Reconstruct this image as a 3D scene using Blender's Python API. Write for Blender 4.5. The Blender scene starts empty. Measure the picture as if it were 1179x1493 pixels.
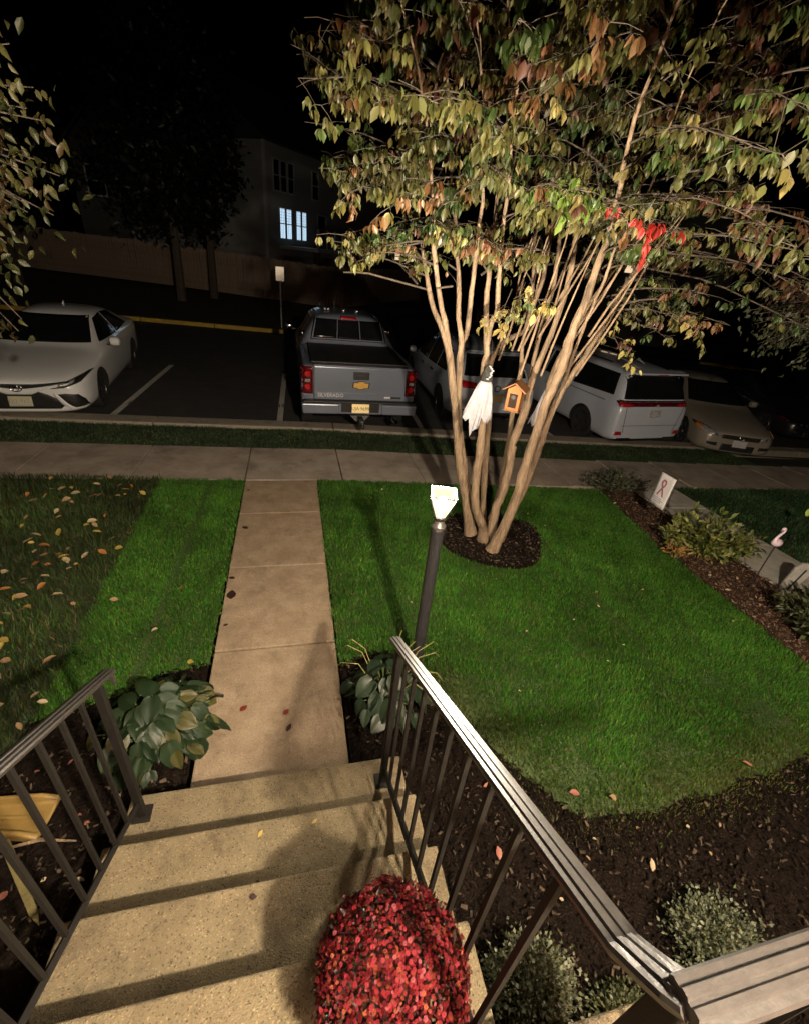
import bpy, bmesh, math, random
import numpy as np
from mathutils import Vector, Matrix
from mathutils.bvhtree import BVHTree

random.seed(11)
rng = np.random.default_rng(11)
sc = bpy.context.scene
col = sc.collection
R = math.radians

# ------------------------------------------------------------------ camera
CAM_Z = 2.8
cam_d = bpy.data.cameras.new('camera')
cam = bpy.data.objects.new('camera', cam_d)
col.objects.link(cam)
cam_d.sensor_fit = 'HORIZONTAL'
cam_d.sensor_width = 36.0
cam_d.lens = 36.0 * 657.0 / 1179.0
cam_d.clip_start, cam_d.clip_end = 0.02, 400
ax = Vector((0.97210771, -0.21311743, 0.09791608))
ay = Vector((0.02401827, 0.5057563, 0.86234198))
az = Vector((-0.23330178, -0.83593751, 0.49676831))
cam.matrix_world = Matrix(((ax.x, ay.x, az.x, 0), (ax.y, ay.y, az.y, 0), (ax.z, ay.z, az.z, CAM_Z), (0, 0, 0, 1)))
sc.camera = cam
sc.render.resolution_x, sc.render.resolution_y = 808, 1024
sc.render.engine = 'CYCLES'
sc.cycles.use_denoising = True
sc.cycles.max_bounces = 6
sc.cycles.diffuse_bounces = 3
sc.cycles.glossy_bounces = 3
sc.cycles.transmission_bounces = 4
sc.cycles.sample_clamp_indirect = 4.0

# ------------------------------------------------------------------ night sky
w = bpy.data.worlds.new('World')
sc.world = w
w.use_nodes = True
nt = w.node_tree
nt.nodes.clear()
sky = nt.nodes.new('ShaderNodeTexSky')
sky.sky_type = 'NISHITA'
sky.sun_disc = False
sky.sun_elevation = R(-8)
sky.sun_rotation = R(200)
bg = nt.nodes.new('ShaderNodeBackground')
bg.inputs['Strength'].default_value = 0.05
wo = nt.nodes.new('ShaderNodeOutputWorld')
nt.links.new(sky.outputs[0], bg.inputs[0])
nt.links.new(bg.outputs[0], wo.inputs[0])
moon_d = bpy.data.lights.new('moon', 'SUN')
moon_d.energy = 0.004
moon_d.angle = R(0.5)
moon_d.color = (.8, .88, 1)
moon = bpy.data.objects.new('moon', moon_d)
moon.rotation_euler = (R(38), 0, R(-25))
col.objects.link(moon)

sc.view_settings.view_transform = 'Standard'
sc.view_settings.look = 'None'
sc.view_settings.exposure = 0.42
sc.view_settings.gamma = 1.0
sc.view_settings.use_curve_mapping = False

PORCH_W = 1020.0            # porch lantern, watts
LAMP_W = 640.0              # bulb of the lamp post, watts
LAMP_STRENGTH = 1.5        # glowing panes of the lamp post
PORCH_POS = Vector((0.86, -0.98, 3.38))
WARM = (1.0, 0.84, 0.62)


# ------------------------------------------------------------------ materials
def M(name, c, rough=.6, metal=0., c2=None, sc1=8., bump=0., bsc=60., emit=0., coat=0., spec=.5,
      attr=False, transl=0., speck=0., stain=None, detail=6, ramp=(.35, .65), stretch=None):
    m = bpy.data.materials.new(name)
    m.use_nodes = True
    t = m.node_tree
    N, L = t.nodes, t.links
    b = N['Principled BSDF']
    b.inputs['Roughness'].default_value = rough
    b.inputs['Metallic'].default_value = metal
    b.inputs['Specular IOR Level'].default_value = spec
    b.inputs['Coat Weight'].default_value = coat
    b.inputs['Base Color'].default_value = (*c, 1)
    out = None
    tc = N.new('ShaderNodeTexCoord')
    vec = tc.outputs['Object']
    if stretch:
        mp = N.new('ShaderNodeMapping')
        mp.inputs['Scale'].default_value = stretch
        L.new(vec, mp.inputs['Vector'])
        vec = mp.outputs['Vector']
    if attr:
        a = N.new('ShaderNodeAttribute')
        a.attribute_name = 'Col'
        out = a.outputs['Color']
    elif c2 is not None:
        n = N.new('ShaderNodeTexNoise')
        n.inputs['Scale'].default_value = sc1
        n.inputs['Detail'].default_value = detail
        n.inputs['Roughness'].default_value = .65
        L.new(vec, n.inputs['Vector'])
        r = N.new('ShaderNodeValToRGB')
        r.color_ramp.elements[0].position = ramp[0]
        r.color_ramp.elements[1].position = ramp[1]
        r.color_ramp.elements[0].color = (*c, 1)
        r.color_ramp.elements[1].color = (*c2, 1)
        L.new(n.outputs['Fac'], r.inputs['Fac'])
        out = r.outputs['Color']
    if stain:
        n = N.new('ShaderNodeTexNoise')
        n.inputs['Scale'].default_value = stain[1]
        n.inputs['Detail'].default_value = 8
        n.inputs['Roughness'].default_value = .7
        L.new(vec, n.inputs['Vector'])
        r = N.new('ShaderNodeValToRGB')
        r.color_ramp.elements[0].position = stain[2]
        r.color_ramp.elements[1].position = stain[3]
        L.new(n.outputs['Fac'], r.inputs['Fac'])
        mx = N.new('ShaderNodeMix')
        mx.data_type = 'RGBA'
        mx.inputs[7].default_value = (*stain[0], 1)
        L.new(r.outputs['Color'], mx.inputs[0])
        L.new(out, mx.inputs[6])
        out = mx.outputs[2]
    if speck:
        v = N.new('ShaderNodeTexVoronoi')
        v.inputs['Scale'].default_value = 210
        L.new(tc.outputs['Object'], v.inputs['Vector'])
        r = N.new('ShaderNodeValToRGB')
        e = r.color_ramp.elements
        e[0].position, e[0].color = 0., (.30, .27, .24, 1)
        e[1].position, e[1].color = .13, (.95, .95, .95, 1)
        e2 = r.color_ramp.elements.new(.90)
        e2.color = (1.05, 1.05, 1.05, 1)
        e3 = r.color_ramp.elements.new(1.)
        e3.color = (1.75, 1.7, 1.6, 1)
        sep = N.new('ShaderNodeSeparateColor')
        L.new(v.outputs['Color'], sep.inputs[0])
        mth = N.new('ShaderNodeMath')
        mth.operation = 'MULTIPLY'
        mth.inputs[1].default_value = 1.
        L.new(sep.outputs[0], mth.inputs[0])
        L.new(mth.outputs[0], r.inputs['Fac'])
        mx = N.new('ShaderNodeMix')
        mx.data_type = 'RGBA'
        mx.blend_type = 'MULTIPLY'
        mx.inputs[0].default_value = speck
        L.new(out, mx.inputs[6])
        L.new(r.outputs['Color'], mx.inputs[7])
        out = mx.outputs[2]
    if out is not None:
        L.new(out, b.inputs['Base Color'])
    if bump:
        n = N.new('ShaderNodeTexNoise')
        n.inputs['Scale'].default_value = bsc
        n.inputs['Detail'].default_value = 5
        L.new(vec, n.inputs['Vector'])
        bp = N.new('ShaderNodeBump')
        bp.inputs['Strength'].default_value = bump
        bp.inputs['Distance'].default_value = .02
        L.new(n.outputs['Fac'], bp.inputs['Height'])
        L.new(bp.outputs[0], b.inputs['Normal'])
    if emit:
        b.inputs['Emission Color'].default_value = (*c, 1)
        b.inputs['Emission Strength'].default_value = emit
    if transl:
        tr = N.new('ShaderNodeBsdfTranslucent')
        if out is not None:
            L.new(out, tr.inputs['Color'])
        else:
            tr.inputs['Color'].default_value = (*c, 1)
        ms = N.new('ShaderNodeMixShader')
        ms.inputs[0].default_value = transl
        L.new(b.outputs[0], ms.inputs[1])
        L.new(tr.outputs[0], ms.inputs[2])
        L.new(ms.outputs[0], N['Material Output'].inputs['Surface'])
    return m


m_walk = M('walk_concrete', (.225, .162, .104), .85, c2=(.33, .25, .168), sc1=5, bump=.45, bsc=140, speck=.55, stain=((.10, .074, .05), 3.6, .55, .80))
m_side = M('sidewalk_concrete', (.30, .25, .205), .85, c2=(.42, .36, .305), sc1=3, bump=.35, bsc=120, speck=.4, stain=((.15, .13, .11), 2.0, .5, .75))
m_step = M('step_concrete', (.165, .128, .073), .88, c2=(.235, .185, .108), sc1=7, bump=.6, bsc=190, speck=.9, stain=((.085, .066, .042), 4.5, .52, .72))
m_path2 = M('pale_path_concrete', (.42, .40, .35), .85, c2=(.55, .52, .46), sc1=3, bump=.35, bsc=120, speck=.4, stain=((.28, .26, .22), 2.0, .5, .75))
m_kerb = M('kerb_concrete', (.28, .25, .20), .85, c2=(.36, .32, .26), sc1=4, bump=.3, bsc=90, speck=.4, stain=((.14, .12, .10), 4, .5, .7))
m_yel = M('yellow_kerb_paint', (.62, .42, .04), .6, c2=(.45, .30, .05), sc1=6, bump=.2)
m_asph = M('asphalt', (.035, .035, .037), .8, c2=(.055, .054, .055), sc1=3, bump=.5, bsc=180, speck=.5)
m_paint = M('line_paint', (.55, .54, .50), .7, c2=(.40, .39, .36), sc1=9, bump=.2, ramp=(.4, .8))
m_soil = M('soil', (.022, .03, .012), .95, c2=(.04, .045, .018), sc1=7, bump=.6)
m_thatch = M('lawn_thatch', (.03, .055, .014), .95, c2=(.05, .07, .02), sc1=9, bump=.6)
m_field = M('far_ground', (.03, .04, .018), .95, c2=(.045, .05, .025), sc1=.6, bump=.3)
m_mulch = M('mulch', (.006, .004, .003), .95, c2=(.012, .008, .0055), sc1=22, bump=1., bsc=70, spec=.06)
m_mulchr = M('mulch_reddish', (.036, .022, .015), .95, c2=(.06, .038, .026), sc1=18, bump=1., bsc=70, spec=.06)
m_attr = M('chip_colours', (.1, .1, .1), .95, attr=True, spec=.06)
m_grass = M('grass_blade', (.05, .2, .02), .55, attr=True, transl=.3, spec=.3)
m_leaf = M('leaf', (.1, .15, .03), .45, attr=True, transl=.28, spec=.45)
m_petal = M('mum_petal', (.2, .02, .02), .75, attr=True, transl=.15, spec=.15)
m_fallen = M('fallen_leaf', (.4, .25, .12), .6, attr=True, transl=.15)
m_bark = M('bark', (.17, .115, .07), .85, c2=(.33, .235, .15), sc1=22, bump=1., bsc=60, stain=((.085, .06, .04), 9, .54, .68), stretch=(1, 1, .22))
m_bark_dark = M('dark_bark', (.08, .06, .045), .9, c2=(.13, .10, .08), sc1=14, bump=.6)
m_iron = M('black_iron_paint', (.010, .009, .008), .6, c2=(.014, .012, .010), sc1=40, bump=.08, bsc=200, spec=.18)
m_cap = M('rail_cap_paint', (.036, .031, .028), .42, .25, c2=(.052, .046, .042), sc1=30, bump=.06, bsc=180, spec=.7)
m_black = M('black_plastic', (.012, .012, .012), .5, c2=(.02, .02, .02), sc1=30)
m_rub = M('tyre_rubber', (.014, .014, .014), .85, c2=(.022, .022, .022), sc1=30)
m_rim = M('alloy', (.45, .45, .46), .3, .9, c2=(.35, .35, .36), sc1=20)
m_rim_dark = M('dark_alloy', (.05, .05, .052), .35, .8, c2=(.08, .08, .08), sc1=20)
m_well = M('wheel_well', (.01, .01, .01), .9, c2=(.016, .016, .016), sc1=10)
m_glass = M('tinted_glass', (.006, .007, .008), .04, c2=(.01, .011, .012), sc1=3, spec=.5)
m_chrome = M('chrome', (.8, .8, .82), .12, 1., c2=(.7, .7, .72), sc1=8)
m_red = M('red_lens', (.55, .012, .02), .15, c2=(.35, .006, .012), sc1=40, coat=1., spec=.8)
m_redd = M('dark_red_lens', (.12, .004, .01), .12, c2=(.07, .003, .006), sc1=20, coat=1.)
m_lens = M('clear_lens', (.75, .77, .8), .1, .6, c2=(.45, .46, .48), sc1=45, coat=1.)
m_amber = M('amber_lens', (.7, .25, .03), .2, c2=(.5, .16, .02), sc1=30, coat=1.)
m_white = M('white_car_paint', (.80, .82, .84), .22, c2=(.77, .79, .81), sc1=2, coat=1.)
m_silver = M('cool_cast_silver_paint', (.21, .24, .31), .28, .25, c2=(.195, .225, .29), sc1=2, coat=.8)  # silver paint; the cool cast of its light is put into the colour
m_suv = M('pale_silver_car_paint', (.56, .63, .74), .26, .15, c2=(.53, .60, .71), sc1=2, coat=.8)
m_van = M('cool_cast_pearl_paint', (.60, .66, .78), .26, .1, c2=(.57, .63, .75), sc1=2, coat=.8)  # pearl white with the bluish light on the tail worked into the colour
m_gold = M('beige_car_paint', (.34, .31, .26), .35, .3, c2=(.31, .28, .235), sc1=2, coat=.8)
m_dkcar = M('black_car_paint', (.012, .012, .014), .3, c2=(.018, .018, .02), sc1=2, coat=.6)
m_plate = M('plate_yellow', (.90, .72, .34), .42, .6, c2=(.88, .74, .40), sc1=6)
m_platew = M('plate_white', (.90, .90, .92), .42, .6, c2=(.78, .78, .8), sc1=6)
m_platey = M('plate_cream', (.92, .88, .58), .42, .6, c2=(.88, .86, .66), sc1=6)
m_ink = M('dark_ink', (.05, .05, .07), .5, c2=(.07, .07, .09), sc1=20)
m_letter = M('silver_lettering', (.80, .80, .82), .4, .2, c2=(.72, .72, .74), sc1=20)
m_gold_em = M('gold_emblem', (.90, .55, .16), .35, .5, c2=(.82, .48, .12), sc1=20)
m_tonneau = M('tonneau_vinyl', (.012, .012, .013), .5, c2=(.02, .02, .02), sc1=15, bump=.1)
m_cloth = M('white_gauze', (.50, .49, .53), .9, c2=(.38, .37, .40), sc1=25, transl=.25, bump=.5, bsc=160)
m_blackcloth = M('black_cloth', (.012, .012, .010), .9, c2=(.03, .03, .025), sc1=30, bump=.5)
m_cedar = M('cedar', (.40, .15, .035), .65, c2=(.30, .105, .024), sc1=18, bump=.3, bsc=70)
m_cedar_r = M('cedar_roof', (.26, .105, .035), .65, c2=(.19, .075, .025), sc1=18, bump=.3, bsc=70)
m_hole = M('dark_hole', (.03, .012, .005), .9, c2=(.02, .01, .004), sc1=10)
m_lampblack = M('lamp_post_paint', (.02, .02, .022), .5, c2=(.03, .03, .032), sc1=20, bump=.15, bsc=90)
m_collar = M('lamp_collar', (.35, .33, .30), .3, .7, c2=(.28, .26, .24), sc1=20)
m_pane = M('glowing_pane', (1.0, .82, .54), .4, c2=(1., .80, .52), sc1=6, emit=LAMP_STRENGTH)
_t = m_pane.node_tree
_b = _t.nodes.new('ShaderNodeEmission')
_b.inputs['Color'].default_value = (1., .76, .42, 1)
_b.inputs['Strength'].default_value = LAMP_STRENGTH
_tr = _t.nodes.new('ShaderNodeBsdfTransparent')
_mx = _t.nodes.new('ShaderNodeMixShader')
_mx.inputs[0].default_value = .6
_t.links.new(_tr.outputs[0], _mx.inputs[1])
_t.links.new(_b.outputs[0], _mx.inputs[2])
_t.links.new(_mx.outputs[0], _t.nodes['Material Output'].inputs['Surface'])
m_flag = M('flag_fabric', (.80, .78, .80), .8, c2=(.72, .70, .72), sc1=14, bump=.1)
m_pink = M('ribbon_print', (.50, .16, .24), .8, c2=(.40, .12, .2), sc1=14)
m_greyp = M('grey_print', (.42, .40, .46), .8, c2=(.5, .48, .54), sc1=14)
m_flam = M('pale_pink_plastic', (.84, .68, .78), .4, c2=(.80, .60, .72), sc1=9)
m_lime = M('lime_plastic', (.55, .75, .12), .45, c2=(.5, .7, .1), sc1=9)
m_stone = M('weathered_grey', (.38, .36, .33), .85, c2=(.28, .265, .24), sc1=16, bump=.4)
m_tan = M('tan_plastic', (.30, .195, .06), .5, c2=(.24, .155, .045), sc1=9, bump=.1)
m_stake = M('old_olive_wood', (.17, .14, .05), .8, c2=(.12, .10, .035), sc1=20, bump=.3)
m_pot = M('dark_pot', (.03, .018, .012), .6, c2=(.05, .03, .02), sc1=10)
m_fence = M('fence_wood', (.26, .19, .14), .85, c2=(.38, .28, .21), sc1=5, bump=.4, bsc=30)
m_siding = M('vinyl_siding', (.42, .42, .42), .6, c2=(.38, .38, .38), sc1=2)
m_siding2 = M('tan_siding', (.06, .057, .05), .6, c2=(.05, .048, .043), sc1=2)
m_trim = M('white_trim', (.6, .6, .6), .6, c2=(.55, .55, .55), sc1=4)
m_roof = M('roof_shingle', (.04, .038, .036), .9, c2=(.06, .056, .052), sc1=12, bump=.5)
m_darkwin = M('dark_window', (.008, .008, .01), .08, c2=(.012, .012, .014), sc1=3)
m_litc = M('cool_lit_window', (.58, .80, 1.0), .5, c2=(.55, .78, 1.), sc1=3, emit=.75)
m_litw = M('warm_lit_window', (1.0, .72, .45), .5, c2=(1., .72, .45), sc1=3, emit=.7)
m_sign = M('reflective_sign', (.95, .88, .80), .42, .75, c2=(.92, .85, .77), sc1=6)
m_brick = M('house_brick', (.22, .10, .07), .85, c2=(.28, .14, .1), sc1=9, bump=.4)
m_steel = M('galvanised', (.2, .2, .2), .5, .6, c2=(.15, .15, .15), sc1=20)


# ------------------------------------------------------------------ helpers
class MB:
    """collects shapes and links them as one mesh object"""
    def __init__(s):
        s.v, s.f = [], []

    def add(s, vs, fs):
        o = len(s.v)
        s.v += [tuple(v) for v in vs]
        s.f += [tuple(i + o for i in f) for f in fs]
        return s

    def box(s, c, d, rot=None, taper=1.):
        x, y, z = (k / 2 for k in d)
        vs = [(-x, -y, -z), (x, -y, -z), (x, y, -z), (-x, y, -z),
              (-x * taper, -y * taper, z), (x * taper, -y * taper, z), (x * taper, y * taper, z), (-x * taper, y * taper, z)]
        if rot is not None:
            vs = [rot @ Vector(v) for v in vs]
        vs = [(v[0] + c[0], v[1] + c[1], v[2] + c[2]) for v in vs]
        return s.add(vs, [(3, 2, 1, 0), (4, 5, 6, 7), (0, 1, 5, 4), (1, 2, 6, 5), (2, 3, 7, 6), (3, 0, 4, 7)])

    def tube(s, pts, rad, n=8, cap=True):
        pts = [Vector(p) for p in pts]
        if not hasattr(rad, '__len__'):
            rad = [rad] * len(pts)
        vs, fs = [], []
        prev = None
        for i, p in enumerate(pts):
            t = (pts[min(i + 1, len(pts) - 1)] - pts[max(i - 1, 0)]).normalized()
            if prev is None:
                a = Vector((0, 0, 1)) if abs(t.z) < .9 else Vector((1, 0, 0))
                u = t.cross(a).normalized()
            else:
                u = (prev - t * prev.dot(t)).normalized()
            prev = u
            b = t.cross(u)
            for k in range(n):
                an = 2 * math.pi * k / n
                vs.append(p + (u * math.cos(an) + b * math.sin(an)) * rad[i])
        for i in range(len(pts) - 1):
            for k in range(n):
                k2 = (k + 1) % n
                fs.append((i * n + k, i * n + k2, (i + 1) * n + k2, (i + 1) * n + k))
        if cap:
            fs.append(tuple(range(n - 1, -1, -1)))
            fs.append(tuple((len(pts) - 1) * n + k for k in range(n)))
        return s.add(vs, fs)

    def lathe(s, prof, n=24, c=(0, 0, 0), axis='z'):
        vs, fs = [], []
        for r, h in prof:
            for k in range(n):
                a = 2 * math.pi * k / n
                if axis == 'z':
                    vs.append((c[0] + r * math.cos(a), c[1] + r * math.sin(a), c[2] + h))
                else:
                    vs.append((c[0] + h, c[1] + r * math.cos(a), c[2] + r * math.sin(a)))
        for i in range(len(prof) - 1):
            for k in range(n):
                k2 = (k + 1) % n
                fs.append((i * n + k, i * n + k2, (i + 1) * n + k2, (i + 1) * n + k))
        fs.append(tuple(range(n - 1, -1, -1)))
        fs.append(tuple((len(prof) - 1) * n + k for k in range(n)))
        return s.add(vs, fs)

    def prism(s, poly, thick, mat):
        """2-D outline (u,v) extruded by thick along w, placed by a 4x4 matrix"""
        n = len(poly)
        vs = [mat @ Vector((u, v, 0)) for u, v in poly] + [mat @ Vector((u, v, thick)) for u, v in poly]
        fs = [tuple(range(n - 1, -1, -1)), tuple(range(n, 2 * n))] + [(i, (i + 1) % n, n + (i + 1) % n, n + i) for i in range(n)]
        return s.add(vs, fs)

    def sweep(s, path, prof, up=Vector((0, 0, 1))):
        """closed profile (side, up) swept along a path"""
        pts = [Vector(p) for p in path]
        n = len(prof)
        vs, fs = [], []
        for i, p in enumerate(pts):
            t = (pts[min(i + 1, len(pts) - 1)] - pts[max(i - 1, 0)]).normalized()
            side = t.cross(up).normalized()
            u = side.cross(t)
            for a, b in prof:
                vs.append(p + side * a + u * b)
        for i in range(len(pts) - 1):
            for k in range(n):
                k2 = (k + 1) % n
                fs.append((i * n + k, i * n + k2, (i + 1) * n + k2, (i + 1) * n + k))
        fs.append(tuple(range(n - 1, -1, -1)))
        fs.append(tuple((len(pts) - 1) * n + k for k in range(n)))
        return s.add(vs, fs)

    def mesh(s, name, mat, smooth=False, fix=True):
        me = bpy.data.meshes.new(name)
        me.from_pydata(s.v, [], s.f)
        if fix:
            bm = bmesh.new()
            bm.from_mesh(me)
            bmesh.ops.recalc_face_normals(bm, faces=bm.faces)
            bm.to_mesh(me)
            bm.free()
        me.materials.append(mat)
        if smooth:
            me.polygons.foreach_set('use_smooth', [True] * len(me.polygons))
            me.set_sharp_from_angle(angle=R(40))
        me.update()
        return me

    def build(s, name, mat, parent=None, smooth=False, bevel=0., seg=2, loc=None):
        o = bpy.data.objects.new(name, s.mesh(name, mat, smooth))
        col.objects.link(o)
        if parent is not None:
            o.parent = parent
        if loc is not None:
            o.location = loc
        if bevel:
            b = o.modifiers.new('bevel', 'BEVEL')
            b.width, b.segments, b.limit_method = bevel, seg, 'ANGLE'
        return o


def put(name, me, parent=None, loc=(0, 0, 0), rot=(0, 0, 0), s=1.):
    o = bpy.data.objects.new(name, me)
    col.objects.link(o)
    o.parent = parent
    o.location = loc
    o.rotation_euler = rot
    o.scale = (s, s, s) if not hasattr(s, '__len__') else s
    return o


def tag(o, label=None, cat=None, group=None, kind=None):
    if label:
        o['label'] = label
    if cat:
        o['category'] = cat
    if group:
        o['group'] = group
    if kind:
        o['kind'] = kind
    return o


def thing(name, label, cat, loc=(0, 0, 0), rz=0., group=None, kind=None):
    o = bpy.data.objects.new(name, None)
    o.empty_display_size = .1
    col.objects.link(o)
    o.location = loc
    o.rotation_euler = (0, 0, rz)
    return tag(o, label, cat, group, kind)


def np_mesh(name, V, F, mat, colors=None, smooth=False):
    """fast mesh from arrays: V (n,3), F list of (m,k) index arrays, colors per vertex"""
    me = bpy.data.meshes.new(name)
    V = np.asarray(V, np.float32)
    me.vertices.add(len(V))
    me.vertices.foreach_set('co', V.ravel())
    F = [f for f in F if len(f)]
    idx = np.concatenate([f.ravel() for f in F]).astype(np.int32)
    tot = np.concatenate([np.full(len(f), f.shape[1]) for f in F]).astype(np.int32)
    start = np.concatenate([[0], np.cumsum(tot)[:-1]]).astype(np.int32)
    me.loops.add(len(idx))
    me.loops.foreach_set('vertex_index', idx)
    me.polygons.add(len(tot))
    me.polygons.foreach_set('loop_start', start)
    me.update(calc_edges=True)
    if colors is not None:
        a = me.attributes.new('Col', 'FLOAT_COLOR', 'POINT')
        c = np.ones((len(V), 4), np.float32)
        c[:, :3] = colors
        a.data.foreach_set('color', c.ravel())
    me.materials.append(mat)
    if smooth:
        me.polygons.foreach_set('use_smooth', np.ones(len(tot), bool))
    me.validate()
    return me


def tilt(X):
    X = np.asarray(X, float)
    return np.where(X > .3, -.045 * (X - .3), np.where(X < -.7, -.02 * (X + .7), 0.))


def HL(X, Y):
    return tilt(X) * np.clip((np.asarray(Y, float) + .5) / 6, 0, 1)


def hl(x, y):
    return float(HL(x, y))


def park(x, y=0):
    return float(-.24 + tilt(x))


def inside(poly, X, Y):
    c = np.zeros(len(X), bool)
    n = len(poly)
    for i in range(n):
        x1, y1 = poly[i]
        x2, y2 = poly[(i + 1) % n]
        if y1 == y2:
            continue
        k = ((y1 > Y) != (y2 > Y)) & (X < (x2 - x1) * (Y - y1) / (y2 - y1) + x1)
        c ^= k
    return c


def sheet(name, poly, mat, hfun, off, kind='structure', res=.25, dome=0., parent=None):
    """polygon filled with a triangulated sheet that follows the terrain"""
    bm = bmesh.new()
    vs = [bm.verts.new((x, y, 0)) for x, y in poly]
    bm.faces.new(vs)
    bmesh.ops.triangulate(bm, faces=bm.faces)
    for _ in range(7):
        es = [e for e in bm.edges if e.calc_length() > res]
        if not es:
            break
        bmesh.ops.subdivide_edges(bm, edges=es, cuts=1)
        bmesh.ops.triangulate(bm, faces=[f for f in bm.faces if len(f.verts) > 3])
    bnd = {v for e in bm.edges if e.is_boundary for v in e.verts}
    for v in bm.verts:
        v.co.z = hfun(v.co.x, v.co.y) + off + (dome + random.uniform(-.006, .006) if v not in bnd else 0)
    bmesh.ops.recalc_face_normals(bm, faces=bm.faces)
    for f in bm.faces:
        if f.normal.z < 0:
            f.normal_flip()
        f.smooth = True
    me = bpy.data.meshes.new(name)
    bm.to_mesh(me)
    bm.free()
    me.materials.append(mat)
    o = bpy.data.objects.new(name, me)
    col.objects.link(o)
    o.parent = parent
    o['kind'] = kind
    return o


def text_mesh(txt, size, mat, name, parent, loc, rot, ext=.002):
    cu = bpy.data.curves.new('tmp', 'FONT')
    cu.body = txt
    cu.size = size
    cu.align_x = cu.align_y = 'CENTER'
    cu.extrude = ext
    cu.resolution_u = 2
    o = bpy.data.objects.new('tmp', cu)
    col.objects.link(o)
    dg = bpy.context.evaluated_depsgraph_get()
    dg.update()
    me = bpy.data.meshes.new_from_object(o.evaluated_get(dg))
    me.name = name
    bpy.data.objects.remove(o)
    me.materials.clear()
    me.materials.append(mat)
    return put(name, me, parent, loc, rot)


# ------------------------------------------------------------------ terrain
def base_h(x, y):
    if y < 8.0:
        return hl(x, y) - .22
    if y < 18.3:
        return park(x) - .05
    t = min(1, (y - 18.3) / 2)
    return park(x) - .05 + .02 * t


gm_x = np.concatenate([np.linspace(-90, -12, 14), np.linspace(-10, 14, 49), np.linspace(16, 110, 16)])
gm_y = np.concatenate([np.linspace(-8, 7.9, 40), [8.02, 8.3, 12, 18.2, 18.4, 20, 24, 30, 40, 60, 90, 140, 200]])
GV = np.array([(x, y, base_h(x, y)) for y in gm_y for x in gm_x])
nx = len(gm_x)
GF = np.array([(j * nx + i, j * nx + i + 1, (j + 1) * nx + i + 1, (j + 1) * nx + i) for j in range(len(gm_y) - 1) for i in range(nx - 1)])
o = put('ground', np_mesh('ground', GV, [GF], m_field))
o['kind'] = 'structure'

# parking lot and the road beyond
sheet('parking_lot', [(-30, 8.22), (40, 8.22), (40, 20.4), (28.2, 23.1), (24, 24.1), (13, 26), (12, 60), (1.5, 60), (1.2, 19.5), (-.2, 18.3), (-30, 18.6)], m_asph, lambda x, y: park(x), 0, res=1.5)
# stall lines
for i, (x0, y0, x1, y1) in enumerate([(-3.13, 8.36, -2.93, 12.5), (-.27, 8.36, -.2, 12.4), (2.58, 8.3, 2.72, 12.3), (5.72, 8.45, 5.6, 12.3), (-5.98, 8.36, -5.8, 12.4), (8.5, 8.5, 8.4, 12.3)]):
    d = .055
    o = sheet('parking_line', [(x0 - d, y0), (x0 + d, y0), (x1 + d, y1), (x1 - d, y1)], m_paint, lambda x, y: park(x), .006, res=.5)

# far island with a yellow kerb
sheet('far_lawn', [(-30, 18.75), (-.35, 18.45), (1.0, 19.7), (1.3, 60), (-60, 60)], m_field, lambda x, y: park(x) + .1 + max(0, (y - 19)) * .012, 0, res=3)
sheet('far_verge', [(13, 26.05), (24, 24.16), (28.2, 23.16), (40, 20.5), (60, 60), (12.2, 60)], m_field, lambda x, y: park(x) + .1, 0, res=3)
ky = thing('yellow_kerb', 'weathered yellow painted kerb along the dark far side of the lot behind the empty stall', None, kind='structure')
for i in range(10):
    x0 = -.3 - i * 2.4
    x1 = x0 - 2.38
    y0, y1 = 18.3 + (.3 - x0 - .3) * .012, 18.3 - x1 * .012
    me = MB()
    me.add([(x0, y0, park(x0) - .1), (x0, y0 + .16, park(x0) - .1), (x1, y1 + .16, park(x1) - .1), (x1, y1, park(x1) - .1),
            (x0, y0 + .02, park(x0) + .13), (x0, y0 + .16, park(x0) + .13), (x1, y1 + .16, park(x1) + .13), (x1, y1 + .02, park(x1) + .13)],
           [(0, 1, 2, 3), (4, 5, 6, 7), (0, 1, 5, 4), (1, 2, 6, 5), (2, 3, 7, 6), (3, 0, 4, 7)])
    me.build('kerb_segment', m_yel, ky, bevel=.015)
ky = thing('yellow_kerb', 'short bright yellow kerb across the road behind the beige car', None, kind='structure')
for i in range(3):
    x0 = 24.95 + i * 1.27
    MB().box((x0, 23.80 - i * .325, park(x0) + .02), (1.295, .18, .26), Matrix.Rotation(R(-14.4), 3, 'Z')).build('kerb_segment', m_yel, ky, bevel=.015)

# near kerb
kb = thing('kerb', 'pale concrete kerb between the parking stalls and the grass verge', None, kind='structure')
xs = [-14.2, -11.2, -8.2, -5.2, -2.3, .7, 3.7, 6.7, 9.7, 12.7, 15.7, 18.7]


def kerb_y(x):
    return 7.95 + (0.04 * max(0, x - 3))


for a, b in zip(xs[:-1], xs[1:]):
    a2, b2 = a + .006, b - .006
    vs = []
    for x in (a2, b2):
        y = kerb_y(x)
        zt = float(tilt(x)) - .09
        vs += [(x, y, zt - .25), (x, y + .39, zt - .25), (x, y + .36, zt - .012), (x, y, zt)]
    MB().add(vs, [(0, 1, 2, 3), (7, 6, 5, 4), (0, 4, 5, 1), (1, 5, 6, 2), (2, 6, 7, 3), (3, 7, 4, 0)]).build('kerb_stone', m_kerb, kb, bevel=.018)

# sidewalk and walkway slabs


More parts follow.
